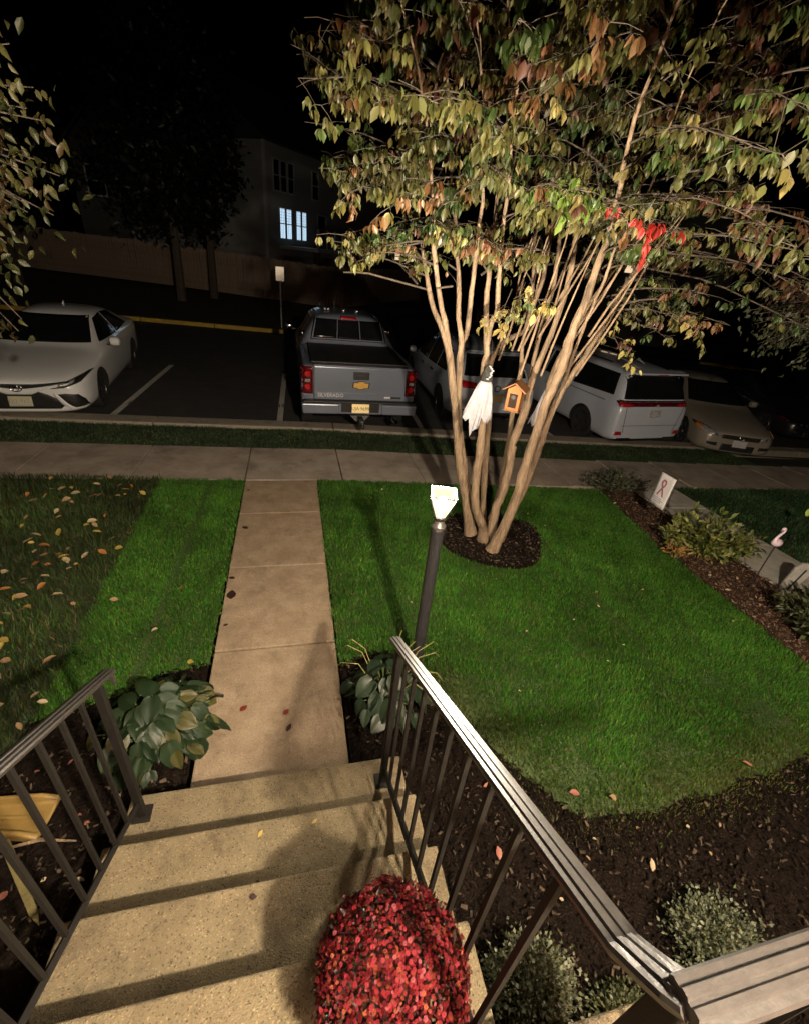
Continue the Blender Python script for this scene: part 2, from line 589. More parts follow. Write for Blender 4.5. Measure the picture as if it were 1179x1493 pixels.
def slab(parent, x0, x1, y0, y1, mat, th=.1, off=0., jit=.004, hf=None, shear=0.):
    hf = hf or hl
    g = .006
    c = [(x0 + g, y0 + g), (x1 - g, y0 + g), (x1 - g, y1 - g), (x0 + g, y1 - g)]
    dz = random.uniform(-jit, jit)
    vs = [(x, y + shear * x, hf(x, y) + off - th) for x, y in c] + [(x, y + shear * x, hf(x, y) + off + dz) for x, y in c]
    MB().add(vs, [(3, 2, 1, 0), (4, 5, 6, 7), (0, 1, 5, 4), (1, 2, 6, 5), (2, 3, 7, 6), (3, 0, 4, 7)]).build('slab', mat, parent, bevel=.008)


sw = thing('sidewalk', 'grey concrete sidewalk running along the parking lot', None, kind='structure')
xj = [-9.6, -8.35, -7.1, -5.85, -4.6, -3.3, -2.02, -.65, .64, 1.86, 3.1, 4.35, 5.6, 6.85, 8.1, 9.35, 10.6, 11.85, 13.1, 14.4]


def sw_h(x, y):
    return float(tilt(x)) - (.03 if y > 6 else 0)


for a, b in zip(xj[:-1], xj[1:]):
    sh = 0.04 * max(0, (a + b) / 2 - 3)
    slab(sw, a, b, 5.645 + sh, 6.83 + sh, m_side, hf=sw_h)
wk = thing('walkway', 'tan concrete walkway leading from the front steps to the sidewalk', None, kind='structure')
yj = [1.50, 2.67, 3.73, 4.77, 5.64]
for a, b in zip(yj[:-1], yj[1:]):
    slab(wk, -.645, .29, a, b, m_walk)
wk2 = thing('walkway', "pale concrete path of the neighbouring house behind the flower bed", None, kind='structure')
yj = [.4, 1.6, 2.75, 3.9, 5.0, 5.75]
for a, b in zip(yj[:-1], yj[1:]):
    slab(wk2, 5.42, 6.36, a, b, m_path2, off=.01)

# soil under the lawns
BED_EDGE = [(.30, 2.42), (.62, 2.52), (.92, 2.30), (.97, 1.98), (1.12, 1.68), (1.32, 1.32), (1.56, 1.02), (1.9, .97), (2.29, .99), (2.85, 1.03), (3.4, 1.09), (4.4, 1.18)]
BORDER = [(4.40, 1.2), (4.47, 1.94), (4.50, 2.9), (4.51, 3.9), (4.62, 4.7), (4.78, 5.6)]
RING = [(2.28 + .66 * math.cos(a) + .05 * math.sin(3 * a), 4.17 + .60 * math.sin(a) + .04 * math.cos(2 * a)) for a in np.linspace(0, 2 * math.pi, 28, endpoint=False)]
LAWN_R = [(.30, 5.64)] + BED_EDGE + BORDER
LAWN_L = [(-.66, 5.64), (-.66, 2.55), (-.95, 2.5), (-1.2, 2.35), (-1.66, 2.2), (-1.66, 5.66)]
LAWN_N = [(-1.66, 5.66), (-1.66, 2.0), (-2.3, 1.9), (-6.5, 1.9), (-6.5, 5.75)]
VERGE = [(-8, 6.84), (3, 6.84), (10, 7.12), (10, 8.17), (3, 7.89), (-8, 7.89)]
LAWN_NB = [(6.37, 2.2), (10, 2.2), (10, 5.9), (6.37, 5.75)]
sheet('lawn', LAWN_R, m_thatch, hl, -.012, res=.3)
sheet('lawn', LAWN_L, m_thatch, hl, -.012, res=.3)
sheet('lawn', LAWN_N, m_soil, hl, -.012, res=.4)
sheet('lawn', LAWN_NB, m_soil, hl, -.012, res=.5)


def vg_h(x, y):
    return float(tilt(x)) - .06 - .06 * min(1, max(0, (y - 6.75) / 1.2))


sheet('grass_verge', VERGE, m_soil, vg_h, -.012, res=.5)

# mulch beds
BED_OUT = BED_EDGE[:3] + [(1.01, 2.02), (1.17, 1.74), (1.26, 1.58), (1.37, 1.40), (1.50, 1.24), (1.62, 1.10), (1.92, 1.08), (2.12, 1.05), (2.35, 1.10), (2.6, 1.08), (2.85, 1.14), (3.15, 1.13), (3.4, 1.20), (3.9, 1.22), (4.4, 1.30)]
bed_r = [(.58, -1.2)] + [(.58, 1.5), (.30, 1.56), (.30, 2.42)] + BED_OUT[1:] + [(5.41, 1.2), (5.41, -1.2)]
border_bed = BORDER + [(5.41, 5.6), (5.41, 1.2)]
bed_l = [(-.89, -1.2), (-.89, 1.5), (-.66, 1.54), (-.66, 2.55), (-.95, 2.5), (-1.2, 2.35), (-1.66, 2.2), (-1.66, 2.0), (-2.3, 1.9), (-4, 1.9), (-4, -1.2)]
sheet('mulch_bed', bed_r, m_mulch, hl, -.006, res=.25, dome=.008)
sheet('mulch_bed', border_bed, m_mulchr, hl, .0, res=.25, dome=.02)
sheet('mulch_bed', bed_l, m_mulch, hl, .0, res=.25, dome=.02)
sheet('mulch_ring', RING, m_mulch, hl, .004, res=.2, dome=.04)


def chips(poly, n, label, cols, off=.02, size=(.010, .036), dark=.5):
    xs_ = [p[0] for p in poly]
    ys_ = [p[1] for p in poly]
    X = rng.uniform(min(xs_), max(xs_), n)
    Y = rng.uniform(min(ys_), max(ys_), n)
    k = inside(poly, X, Y)
    X, Y = X[k], Y[k]
    n = len(X)
    L_ = rng.uniform(*size, n)
    W_ = L_ * rng.uniform(.2, .6, n)
    a = rng.uniform(0, 2 * math.pi, n)
    tz = rng.normal(0, .35, n)
    tx = rng.normal(0, .45, n)
    ux = np.stack([np.cos(a) * np.cos(tz), np.sin(a) * np.cos(tz), np.sin(tz)], 1)
    uy = np.stack([-np.sin(a) * np.cos(tx), np.cos(a) * np.cos(tx), np.sin(tx)], 1)
    P = np.stack([X, Y, HL(X, Y) + off + rng.uniform(0, .018, n)], 1)
    un = np.cross(ux, uy) * .004
    q = []
    for sx, sy in ((-1, -.8), (1, -1), (.9, 1), (-1, .7)):
        q.append(P + ux * (sx * L_ / 2)[:, None] + uy * (sy * W_ / 2)[:, None])
    V = np.stack(q + [P + un * 2], 1).reshape(-1, 3)
    b = np.arange(n)[:, None] * 5
    F = np.concatenate([b + np.array([[0, 1, 4]]), b + np.array([[1, 2, 4]]), b + np.array([[2, 3, 4]]), b + np.array([[3, 0, 4]])])
    cc = np.array(cols)[rng.integers(0, len(cols), n)] * rng.uniform(.5, 1.3, n)[:, None]
    o = put('mulch_chips', np_mesh('mulch_chips', V, [F], m_attr, np.repeat(cc, 5, 0)))
    tag(o, label, 'mulch', kind='stuff')


BR = [(.006, .004, .003), (.009, .006, .004), (.012, .0075, .005), (.005, .0035, .0026), (.008, .0055, .004), (.016, .011, .008), (.07, .052, .036)]
chips([(.58, .1)] + bed_r[1:-2] + [(4.5, 1.2), (4.5, .1)], 15000, 'dark brown bark mulch covering the bed right of the steps', BR)
chips(border_bed, 9000, 'reddish brown mulch strip between the lawn and the neighbouring path', [(.10, .055, .036), (.14, .085, .06), (.07, .04, .026), (.2, .14, .1)])
chips([(-.89, 0)] + bed_l[1:-2] + [(-2.6, 1.9), (-2.6, 0)], 9000, 'dark mulch in the bed left of the steps', BR)
chips(RING, 4500, 'black brown mulch circle around the foot of the tree', [(.014, .010, .008), (.022, .016, .012), (.03, .022, .018), (.10, .075, .055)], off=.035)


def seg_dist(X, Y, pts):
    d = np.full(len(X), 9.)
    for (x1, y1), (x2, y2) in zip(pts[:-1], pts[1:]):
        vx, vy = x2 - x1, y2 - y1
        t = (((X - x1) * vx + (Y - y1) * vy) / (vx * vx + vy * vy)).clip(0, 1)
        d = np.minimum(d, np.hypot(X - x1 - t * vx, Y - y1 - t * vy))
    return d


# ------------------------------------------------------------------ grass
def grass(name, label, poly, n, h=(.035, .06), wd=.0035, base=(.045, .150, .016), var=.5, hf=HL, fn=None, holes=(), lean=.5, kind='stuff'):
    xs_ = [p[0] for p in poly]
    ys_ = [p[1] for p in poly]
    X = rng.uniform(min(xs_) - .1, max(xs_) + .1, n)
    Y = rng.uniform(min(ys_) - .1, max(ys_), n)
    jx, jy = rng.normal(0, .018, n), rng.normal(0, .018, n)
    eb = np.exp(-(seg_dist(X, Y, BED_EDGE[3:]) / .22) ** 2)
    jx, jy = jx * (1 + 4.5 * eb), jy * (1 + 4.5 * eb)
    k = inside(poly, X + jx, Y + jy)
    for hp in holes:
        k &= ~inside(hp, X + jx, Y + jy)
    X, Y = X[k], Y[k]
    n = len(X)
    H = rng.uniform(*h, n)
    # slow clumps
    cl = np.sin(X * 7.1 + 1.3 * np.sin(Y * 5.3)) * np.sin(Y * 6.3 + 1.7 * np.sin(X * 4.1)) + .6 * np.sin(X * 19 + Y * 13) * np.sin(Y * 23 - X * 11)
    H *= 1 + .22 * cl
    C = np.array(base)[None] * (1 + var * rng.normal(0, .55, n))[:, None].clip(.35, 2) * (1 + .16 * cl)[:, None]
    yl = (rng.random(n) < .20)[:, None]
    C = np.where(yl, C * np.array([2.1, 1.35, 1.3]), C)
    big = np.sin(X * 1.9 + 2 * np.sin(Y * 1.3)) * np.sin(Y * 2.3 + X * .7)
    pt = np.sin(X * 5.1 + 3 * np.sin(Y * 2.7)) * np.sin(Y * 4.3 - 2 * np.sin(X * 2.2)) + .5 * np.sin(X * 13.7 + Y * 3.1) * np.sin(Y * 11.3)
    C = C * (1 + .22 * big + .16 * pt)[:, None]
    dry = (rng.random(n) < .05 + .10 * np.clip(pt - .35, 0, 1))[:, None]
    C = np.where(dry, np.array([.16, .13, .05]) * rng.uniform(.5, 1.1, n)[:, None], C)
    W = np.full(n, wd) * rng.uniform(.7, 1.4, n)
    if fn is not None:
        H, C, W = fn(X, Y, H, C, W)
    a = rng.uniform(0, 2 * math.pi, n)
    la = rng.uniform(0, 2 * math.pi, n) * .6 + 1.2 * np.sin(X * 3.3 + Y * 2.1)
    ln = rng.uniform(.15, 1, n) * lean * H
    dx, dy = np.cos(la) * ln, np.sin(la) * ln
    wx, wy = np.cos(a) * W, np.sin(a) * W
    Z = hf(X, Y) - .008
    p0 = np.stack([X - wx, Y - wy, Z], 1)
    p1 = np.stack([X + wx, Y + wy, Z], 1)
    p2 = np.stack([X + wx * .7 + dx * .35, Y + wy * .7 + dy * .35, Z + H * .6], 1)
    p3 = np.stack([X - wx * .7 + dx * .35, Y - wy * .7 + dy * .35, Z + H * .6], 1)
    p4 = np.stack([X + dx, Y + dy, Z + H], 1)
    V = np.stack([p0, p1, p2, p3, p4], 1).reshape(-1, 3)
    b = np.arange(n)[:, None] * 5
    o = put(name, np_mesh(name, V, [b + np.array([[0, 1, 2, 3]]), b + np.array([[3, 2, 4]])], m_grass, np.repeat(C, 5, 0)))
    tag(o, label, 'grass', kind=kind)
    return o


def fn_r(X, Y, H, C, W):
    d = seg_dist(X, Y, BED_EDGE[3:])
    k = np.clip(1 - d / .42, 0, 1) * rng.uniform(.3, 1.3, len(X)).clip(0, 1)
    C = C * (1 - k)[:, None] + np.array([.14, .098, .032])[None] * (k * rng.uniform(.4, 1.1, len(X)))[:, None]
    H = H * (1 - .25 * k) * np.where(rng.random(len(X)) < .6 * k, .12, 1)
    for xr, amp in ((2.95, .6), (3.25, .35), (3.6, .3), (1.0, .2)):
        r = np.exp(-((X - xr + .03 * np.sin(Y * 2)) / .035) ** 2) * (Y > 2.2)
        H = H * (1 - amp * r)
        C = C * (1 - .35 * amp * r)[:, None]
    # soft patches of shorter, darker grass at the right
    for hx, hy, hr in ((3.35, 1.9, .16), (3.55, 1.55, .25), (2.55, 1.4, .2), (1.75, 1.35, .16)):
        r = np.exp(-(((X - hx) / hr) ** 2 + ((Y - hy) / (hr * .7)) ** 2))
        H = H * (1 - .55 * r)
        C = C * (1 - .3 * r)[:, None]
    return H, C, W


def fn_l(X, Y, H, C, W):
    for xr, amp in ((-1.1, .75), (-1.03, .3), (-.8, .15)):
        r = np.exp(-((X - xr - .03 * (Y - 4)) / .04) ** 2)
        H = H * (1 - amp * r)
        C = C * (1 - .4 * amp * r)[:, None]
    k = np.clip(1 - (X + .66 + .25) / -.0001, 0, 0)
    return H, C, W


def fn_n(X, Y, H, C, W):
    p = np.sin(X * 2.3 + Y) * np.sin(Y * 2.9 - X * 1.1)
    C = C * (1 + .5 * np.clip(p, -.5, 1))[:, None]
    br = (rng.random(len(X)) < .2)[:, None]
    C = np.where(br, np.array([.06, .05, .02]) * rng.uniform(.5, 1.2, len(X))[:, None], C)
    return H, C, W


grass('lawn_grass', 'thick dark green mown lawn right of the walkway', LAWN_R, 240000, h=(.024, .042), fn=fn_r, holes=[RING])
grass('lawn_grass', 'short green mown strip of lawn left of the walkway', LAWN_L, 50000, h=(.022, .038), fn=fn_l)
grass('lawn_grass', 'shaggy brownish neighbouring lawn strewn with leaves at far left', LAWN_N, 90000, h=(.035, .075), base=(.027, .062, .013), fn=fn_n, lean=.8)
grass('verge_grass', 'thin dark grass strip between sidewalk and kerb', VERGE, 70000, h=(.018, .034), wd=.006, base=(.030, .065, .026), hf=lambda X, Y: tilt(X) - .06 - .06 * np.clip((Y - 6.75) / 1.2, 0, 1))
grass('lawn_grass', 'dark patch of lawn beyond the neighbouring path at right', LAWN_NB, 42000, h=(.03, .055), wd=.005, base=(.03, .085, .03))

# ------------------------------------------------------------------ front steps
RIS, RUN, Y1 = .185, .322, 1.535
st = thing('concrete_steps', 'wide speckled concrete front steps going down to the walkway', 'steps')
for k in range(1, 5):
    yf = Y1 - (k - 1) * RUN
    yb = Y1 - k * RUN - .03
    b = MB().box((-.155, (yf + yb) / 2, k * RIS / 2 - .02), (1.45, yf - yb, k * RIS + .04))
    b.build('step', m_step, st, bevel=.012, seg=3)
LZ = .925
MB().box((-.03, -.52, LZ / 2), (2.04, 1.52, LZ)).build('landing', m_step, st, bevel=.012, seg=3)

# ------------------------------------------------------------------ iron railings
CAPP = [(-.025, -.012), (-.028, .0), (-.0245, .006), (-.0145, .0065), (-.0125, .0115), (-.0045, .0115), (-.0025, .008), (.0025, .008), (.0045, .0115), (.0125, .0115), (.0145, .0065), (.0245, .006), (.028, .0), (.025, -.012)]
SL = .572


def railing(label, x, ytop, zr_front, zbar_front, n_bal, y_front, y_post, y_top, bal_y0, extra):
    t = thing('stair_railing', label, 'railing', group='iron stair railings')
    zt = lambda y: zr_front + SL * (y_post - y)
    zb = lambda y: zbar_front + SL * (y_post - y)
    MB().box((x, y_post, (RIS + zt(y_post)) / 2), (.034, .034, zt(y_post) - RIS)).build('post', m_iron, t, bevel=.003)
    MB().box((x, y_post, RIS + .006), (.085, .085, .012)).build('base_plate', m_iron, t, bevel=.003)
    path = [(x, y_front, zt(y_front)), (x, (y_front + y_top) / 2, zt((y_front + y_top) / 2)), (x, y_top, zt(y_top))]
    if extra:
        path += extra
    MB().sweep(path, CAPP).build('top_rail', m_cap, t)
    MB().tube([(x, y_post, zb(y_post)), (x, y_top, zb(y_top))], .015, 4).build('bottom_rail', m_iron, t)
    b0 = MB().box((0, 0, .5), (.015, .015, 1.0)).mesh('baluster', m_iron)
    for i in range(n_bal):
        y = bal_y0 - i * .1245
        put('baluster', b0, t, (x, y, zb(y)), (0, 0, 0), (1, 1, zt(y) - zb(y) - .005))
    return t, zt, zb


tr, ztR, zbR = railing('black iron stair railing on the right with a shiny moulded cap rail', .44, None, 1.27, .31, 9, 1.49, 1.40, .16, 1.275,
                       [(.442, .125, 2.015), (.446, .10, 2.04), (.452, .085, 2.056)])
MB().box((.447, .09, (LZ + 2.05) / 2), (.036, .036, 2.05 - LZ)).build('post', m_iron, tr, bevel=.003)
MB().sweep([(.435, .078, 2.062), (.9, .082, 2.062), (1.35, .085, 2.062)], [(a * 1.05, b) for a, b in CAPP]).build('landing_rail', m_cap, tr)
MB().tube([(.45, .08, LZ + .1), (.92, .08, LZ + .1)], .013, 4).build('landing_bottom_rail', m_iron, tr)
b0 = MB().box((0, 0, .5), (.014, .014, 1.0)).mesh('baluster', m_iron)
for i in range(4):
    put('baluster', b0, tr, (.55 + i * .115, .08, LZ + .1), (0, 0, 0), (1, 1, 1.02))
tl, ztL, zbL = railing('black iron stair railing on the left beside the hosta, with a curled rail end', -.80, None, 1.19, .30, 9, 1.545, 1.43, .2, 1.30, None)
MB().tube([(-.8, 1.54, 1.125), (-.8, 1.555, 1.105), (-.8, 1.556, 1.03)], .011, 6).build('rail_end', m_cap, tl)

# ------------------------------------------------------------------ lamp post
lp = thing('lamp_post', 'black garden lamp post with glowing lantern standing at the lawn edge', 'lamp post', (.85, 2.25, hl(.85, 2.25)))
lp.rotation_euler = (R(-1.), R(.6), 0)
MB().lathe([(.041, 0), (.041, 1.30), (.044, 1.302), (.044, 1.33), (.03, 1.345)], 20).build('pole', m_lampblack, lp, smooth=True)
MB().lathe([(.028, 1.34), (.045, 1.345), (.047, 1.36), (.034, 1.375), (.028, 1.40)], 20).build('collar', m_collar, lp, smooth=True)
MB().lathe([(.026, 1.39), (.038, 1.405), (.046, 1.415), (.046, 1.425), (.03, 1.43)], 8).build('lantern_base', m_lampblack, lp)
NS = 4
for k in range(NS):
    a0, a1 = math.pi * 2 * k / NS + .5, math.pi * 2 * (k + 1) / NS + .5
    r0, r1, z0, z1 = .044, .112, 1.428, 1.585
    p = []
    for (r, z, a) in ((r0, z0, a0), (r0, z0, a1), (r1, z1, a1), (r1, z1, a0)):
        p.append(Vector((r * math.cos(a), r * math.sin(a), z)))
    c = sum(p, Vector()) / 4
    q = [c + (v - c) * .93 for v in p]
    nrm = (q[1] - q[0]).cross(q[3] - q[0]).normalized() * .002
    MB().add([v - nrm for v in q] + [v + nrm for v in q], [(3, 2, 1, 0), (4, 5, 6, 7), (0, 1, 5, 4), (1, 2, 6, 5), (2, 3, 7, 6), (3, 0, 4, 7)]).build('pane', m_pane, lp)
    MB().tube([p[0], p[3]], .006, 6).build('frame_bar', m_lampblack, lp)
MB().tube([(.112 * math.cos(.5 + math.pi / 2 * k), .112 * math.sin(.5 + math.pi / 2 * k), 1.585) for k in range(5)], .005, 6).build('top_frame', m_lampblack, lp)
MB().lathe([(.012, 1.43), (.014, 1.455), (.028, 1.485), (.034, 1.515), (.024, 1.545), (.004, 1.556)], 14).build('bulb', M('lamp_bulb', (1., .86, .62), .4, c2=(1., .86, .62), emit=40.), lp, smooth=True)
ld = bpy.data.lights.new('lamp_light', 'POINT')
ld.energy = LAMP_W
ld.color = (1.0, .86, .66)
ld.shadow_soft_size = .03
lo = bpy.data.objects.new('lamp_light', ld)
lo.parent = lp
lo.location = (0, 0, 1.575)
col.objects.link(lo)

# ------------------------------------------------------------------ house front with porch lantern (behind the camera)
hw = thing('brick_house', 'brick house front with a door and added shading roof above the front steps', 'house', (0, 0, 0))
MB().box((1.2, -1.42, 3.0), (9, .24, 7.4)).build('wall', m_brick, hw)
MB().box((-.1, -1.28, LZ + 1.04), (.95, .05, 2.06)).build('door', m_black, hw, bevel=.01)
MB().box((-.1, -.6, 3.545), (3.4, 1.4, .13)).build('shading_roof', m_trim, hw, bevel=.01)  # unseen roof, added to keep lantern light off the upper tree crown
pl = thing('porch_lantern', 'warm porch lantern mounted on the brick wall beside the front door', 'wall lamp', (.86, -1.3, 3.38))
MB().box((0, .01, -.02), (.11, .02, .26)).build('back_plate', m_lampblack, pl, bevel=.005)
MB().tube([(0, .02, -.14), (0, .15, -.17), (0, .32, -.16)], .01, 8).build('arm', m_lampblack, pl)
MB().lathe([(.02, -.16), (.05, -.15), (.05, -.14)], 12, (0, .32, 0)).build('holder', m_lampblack, pl)
MB().lathe([(.012, -.14), (.03, -.11), (.034, -.085), (.02, -.06)], 12, (0, .32, 0)).build('bulb', M('porch_bulb', WARM, .4, c2=WARM, emit=20.), pl, smooth=True)
ld = bpy.data.lights.new('porch_light', 'POINT')
ld.energy = PORCH_W
ld.color = WARM
ld.shadow_soft_size = .065
lo = bpy.data.objects.new('porch_light', ld)
lo.parent = pl
lo.location = PORCH_POS - Vector((.86, -1.3, 3.38))
col.objects.link(lo)


# ------------------------------------------------------------------ vehicles
def loft_body(stations, wheels, wr, wmat):
    """stations: (y, w, zb, zbelt, zr, wroof, crown); returns evaluated mesh and BVH"""
    rings = []
    for (y, wd, zb, zbelt, zr, wrf, cr) in stations:
        h = [(0, zb), (.80 * wd, zb), (.965 * wd, zb + .05), (wd, zb + (zbelt - zb) * .35), (wd * 1.0, zb + (zbelt - zb) * .62), (.985 * wd, zbelt - .07), (.955 * wd, zbelt),
             (wrf + .035, zr - .075 if zr - zbelt > .1 else zbelt + (zr - zbelt) * .5), (wrf * .93, zr - .012), (wrf * .6, zr + cr * .6), (0, zr + cr)]
        full = h + [(-a, b) for a, b in reversed(h[1:-1])]
        rings.append([(a, y, b) for a, b in full])
    n = len(rings[0])
    vs = [v for r in rings for v in r]
    fs = []
    for i in range(len(rings) - 1):
        for k in range(n):
            k2 = (k + 1) % n
            fs.append((i * n + k, i * n + k2, (i + 1) * n + k2, (i + 1) * n + k))
    for base, rev in ((0, False), ((len(rings) - 1) * n, True)):
        m = n // 2
        # cap strip: pair right and left points
        for k in range(m):
            a, b = k, k + 1
            a2, b2 = (n - k) % n, (n - k - 1) % n
            q = [base + a, base + b, base + b2, base + a2]
            q2 = []
            for j in q:
                if j not in q2:
                    q2.append(j)
            if len(q2) >= 3:
                fs.append(tuple(q2))
    me = bpy.data.meshes.new('body')
    me.from_pydata(vs, [], fs)
    bm = bmesh.new()
    bm.from_mesh(me)
    bmesh.ops.remove_doubles(bm, verts=bm.verts, dist=1e-5)
    bmesh.ops.recalc_face_normals(bm, faces=bm.faces)
    bm.to_mesh(me)
    bm.free()
    o = bpy.data.objects.new('body', me)
    col.objects.link(o)
    me.materials.append(wmat)
    me.materials.append(m_well)
    s = o.modifiers.new('s', 'SUBSURF')
    s.levels = s.render_levels = 2
    cut = MB()
    for x, y in wheels:
        sgn = 1 if x > 0 else -1
        cut.lathe([(wr * 1.12, -.17), (wr * 1.12, .35)] if sgn > 0 else [(wr * 1.12, -.35), (wr * 1.12, .17)], 28, (x, y, wr + .01), 'x')
    co = cut.build('cut', m_well)
    bo = o.modifiers.new('b', 'BOOLEAN')
    bo.operation, bo.object, bo.solver = 'DIFFERENCE', co, 'EXACT'
    bo.material_mode = 'TRANSFER'
    dg = bpy.context.evaluated_depsgraph_get()
    dg.update()
    out = bpy.data.meshes.new_from_object(o.evaluated_get(dg))
    out.name = 'body'
    bpy.data.objects.remove(o)
    bpy.data.objects.remove(co)
    out.polygons.foreach_set('use_smooth', [True] * len(out.polygons))
    out.set_sharp_from_angle(angle=R(50))
    bm = bmesh.new()
    bm.from_mesh(out)
    bvh = BVHTree.FromBMesh(bm)
    bm.free()
    return out, bvh


class Car:
    def __init__(s, t, stations, wheels, wr, paint, rim, spokes=5, rimr=.68):
        s.t = t
        me, s.bvh = loft_body(stations, wheels, wr, paint)
        s.body = put('body', me, t)
        ty = MB()
        w2 = .105
        ty.lathe([(wr * .66, -w2 * .8), (wr * .78, -w2), (wr * .95, -w2), (wr, -w2 * .75), (wr, w2 * .75), (wr * .95, w2), (wr * .78, w2), (wr * .66, w2 * .8), (wr * .62, w2 * .2), (wr * .62, -w2 * .2)], 28, axis='x')
        tm = ty.mesh('wheel', m_rub, True)
        rb = MB()
        rb.lathe([(wr * .02, -.06), (wr * .60, -.06), (wr * .685, -.088), (wr * .66, -.095), (wr * .62, -.03), (wr * .2, -.03)], 28, axis='x')
        for k in range(spokes):
            a = 2 * math.pi * k / spokes
            m = Matrix.Rotation(a, 4, 'X')
            q = [m @ Vector((-.078, -.035, .03)), m @ Vector((-.078, .035, .03)), m @ Vector((-.088, .022, wr * .64)), m @ Vector((-.088, -.022, wr * .64))]
            rb.add(q + [v + Vector((.02, 0, 0)) for v in q], [(0, 1, 2, 3), (7, 6, 5, 4), (0, 4, 5, 1), (1, 5, 6, 2), (2, 6, 7, 3), (3, 7, 4, 0)])
        rb.lathe([(.001, -.09), (.035, -.088), (.045, -.07)], 14, axis='x')
        rm = rb.mesh('rim', rim, False)
        for x, y in wheels:
            wo = put('wheel', tm, t, (x - (.06 if x > 0 else -.06), y, wr), (0, 0, math.pi if x > 0 else 0))
            put('rim', rm, wo)

    def decal(s, name, outline, axis, mat, parent=None, off=.005, th=.012, res=.07, smooth=True):
        bm = bmesh.new()
        vs = [bm.verts.new((u, v, 0)) for u, v in outline]
        bm.faces.new(vs)
        bmesh.ops.triangulate(bm, faces=bm.faces)
        for _ in range(5):
            es = [e for e in bm.edges if e.calc_length() > res]
            if not es:
                break
            bmesh.ops.subdivide_edges(bm, edges=es, cuts=1)
            bmesh.ops.triangulate(bm, faces=[f for f in bm.faces if len(f.verts) > 3])
        D = {'near': Vector((0, 1, 0)), 'left': Vector((1, 0, 0)), 'right': Vector((-1, 0, 0)), 'top': Vector((0, 0, -1)), 'far': Vector((0, -1, 0))}[axis]
        for v in bm.verts:
            u, q = v.co.x, v.co.y
            P = {'near': Vector((u, -3, q)), 'left': Vector((-4, u, q)), 'right': Vector((4, u, q)), 'top': Vector((u, q, 4)), 'far': Vector((u, 9, q))}[axis]
            hit = s.bvh.ray_cast(P, D)
            if hit[0] is None:
                loc, nr, _, _ = s.bvh.find_nearest(Vector((u, .1, q)) if axis == 'near' else P + D * 3)
            else:
                loc, nr = hit[0], hit[1]
            if nr.dot(D) > 0:
                nr = -nr
            v.co = loc + nr * off
        bmesh.ops.recalc_face_normals(bm, faces=bm.faces)
        bm.normal_update()
        if sum((f.normal.dot(D) * f.calc_area() for f in bm.faces)) > 0:
            bmesh.ops.reverse_faces(bm, faces=bm.faces)
        for f in bm.faces:
            f.smooth = smooth
        me = bpy.data.meshes.new(name)
        bm.to_mesh(me)
        bm.free()
        me.materials.append(mat)
        o = put(name, me, parent or s.t)
        sm = o.modifiers.new('solid', 'SOLIDIFY')
        sm.thickness, sm.offset = th, -1
        return o


def mirror(o):
    return [(-a, b) for a, b in reversed(o)]


def plate(t, c, wdt, hgt, mat, txt, ry=0., inkm=None, pitch=0.):
    p = MB().box((0, 0, 0), (wdt, .008, hgt)).build('license_plate', mat, t, bevel=.003)
    p.location = c
    p.rotation_euler = (pitch - R(8), 0, 0)
    if txt:
        text_mesh(txt, hgt * .52, inkm or m_ink, 'plate_lettering', p, (0, -.0055, -.005), (R(90), 0, 0), .0008)
    return p


def mirror_part(t, x, y, z, mat):
    b = MB()
    sg = 1 if x > 0 else -1
    b.lathe([(.02, -.09), (.07, -.07), (.085, 0), (.07, .07), (.02, .09)], 12, (x + sg * .06, y, z), 'x')
    o = b.build('side_mirror', mat, t, smooth=True)
    o.scale = (1, 1, 1)
    MB().box((x - sg * .04, y, z - .06), (.09, .04, .025)).build('mirror_arm', m_black, o)
    return o


# ---- grey pickup, seen from behind
t = thing('pickup_truck', 'grey pickup truck parked tail first with a gold cross emblem on its tailgate', 'pickup truck', (1.13, 7.66, park(1.13)), R(.7))
stn = [(.10, .97, .52, 1.26, 1.30, .90, .0), (.13, 1.0, .50, 1.30, 1.345, .93, .0), (.5, 1.01, .46, 1.31, 1.35, .94, 0), (1.70, 1.01, .46, 1.31, 1.35, .94, 0),
       (1.80, 1.01, .46, 1.31, 1.35, .94, 0), (1.84, 1.01, .46, 1.31, 1.42, .80, 0), (1.86, 1.01, .46, 1.31, 1.46, .78, 0), (2.04, 1.01, .46, 1.31, 1.84, .66, .02), (2.2, 1.01, .46, 1.31, 1.88, .66, .03),
       (3.3, 1.01, .46, 1.30, 1.88, .66, .03), (3.5, 1.01, .46, 1.30, 1.85, .66, .03), (4.2, 1.0, .46, 1.27, 1.28, .86, .03), (4.3, 1.0, .46, 1.24, 1.25, .86, .03), (5.4, .98, .46, 1.12, 1.15, .84, .02), (5.55, .93, .48, 1.0, 1.05, .8, 0), (5.6, .9, .5, .95, 1., .78, 0)]
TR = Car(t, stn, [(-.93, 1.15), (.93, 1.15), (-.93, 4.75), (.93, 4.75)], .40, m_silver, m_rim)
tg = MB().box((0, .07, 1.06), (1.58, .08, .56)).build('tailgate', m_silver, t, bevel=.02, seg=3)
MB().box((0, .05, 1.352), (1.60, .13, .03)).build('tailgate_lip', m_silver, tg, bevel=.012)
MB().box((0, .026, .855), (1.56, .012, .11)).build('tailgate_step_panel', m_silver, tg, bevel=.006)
MB().box((0, .018, 1.205), (.27, .02, .13)).build('handle_bezel', m_black, tg, bevel=.02)
MB().box((0, .004, 1.20), (.18, .02, .055)).build('handle', m_black, tg, bevel=.012)
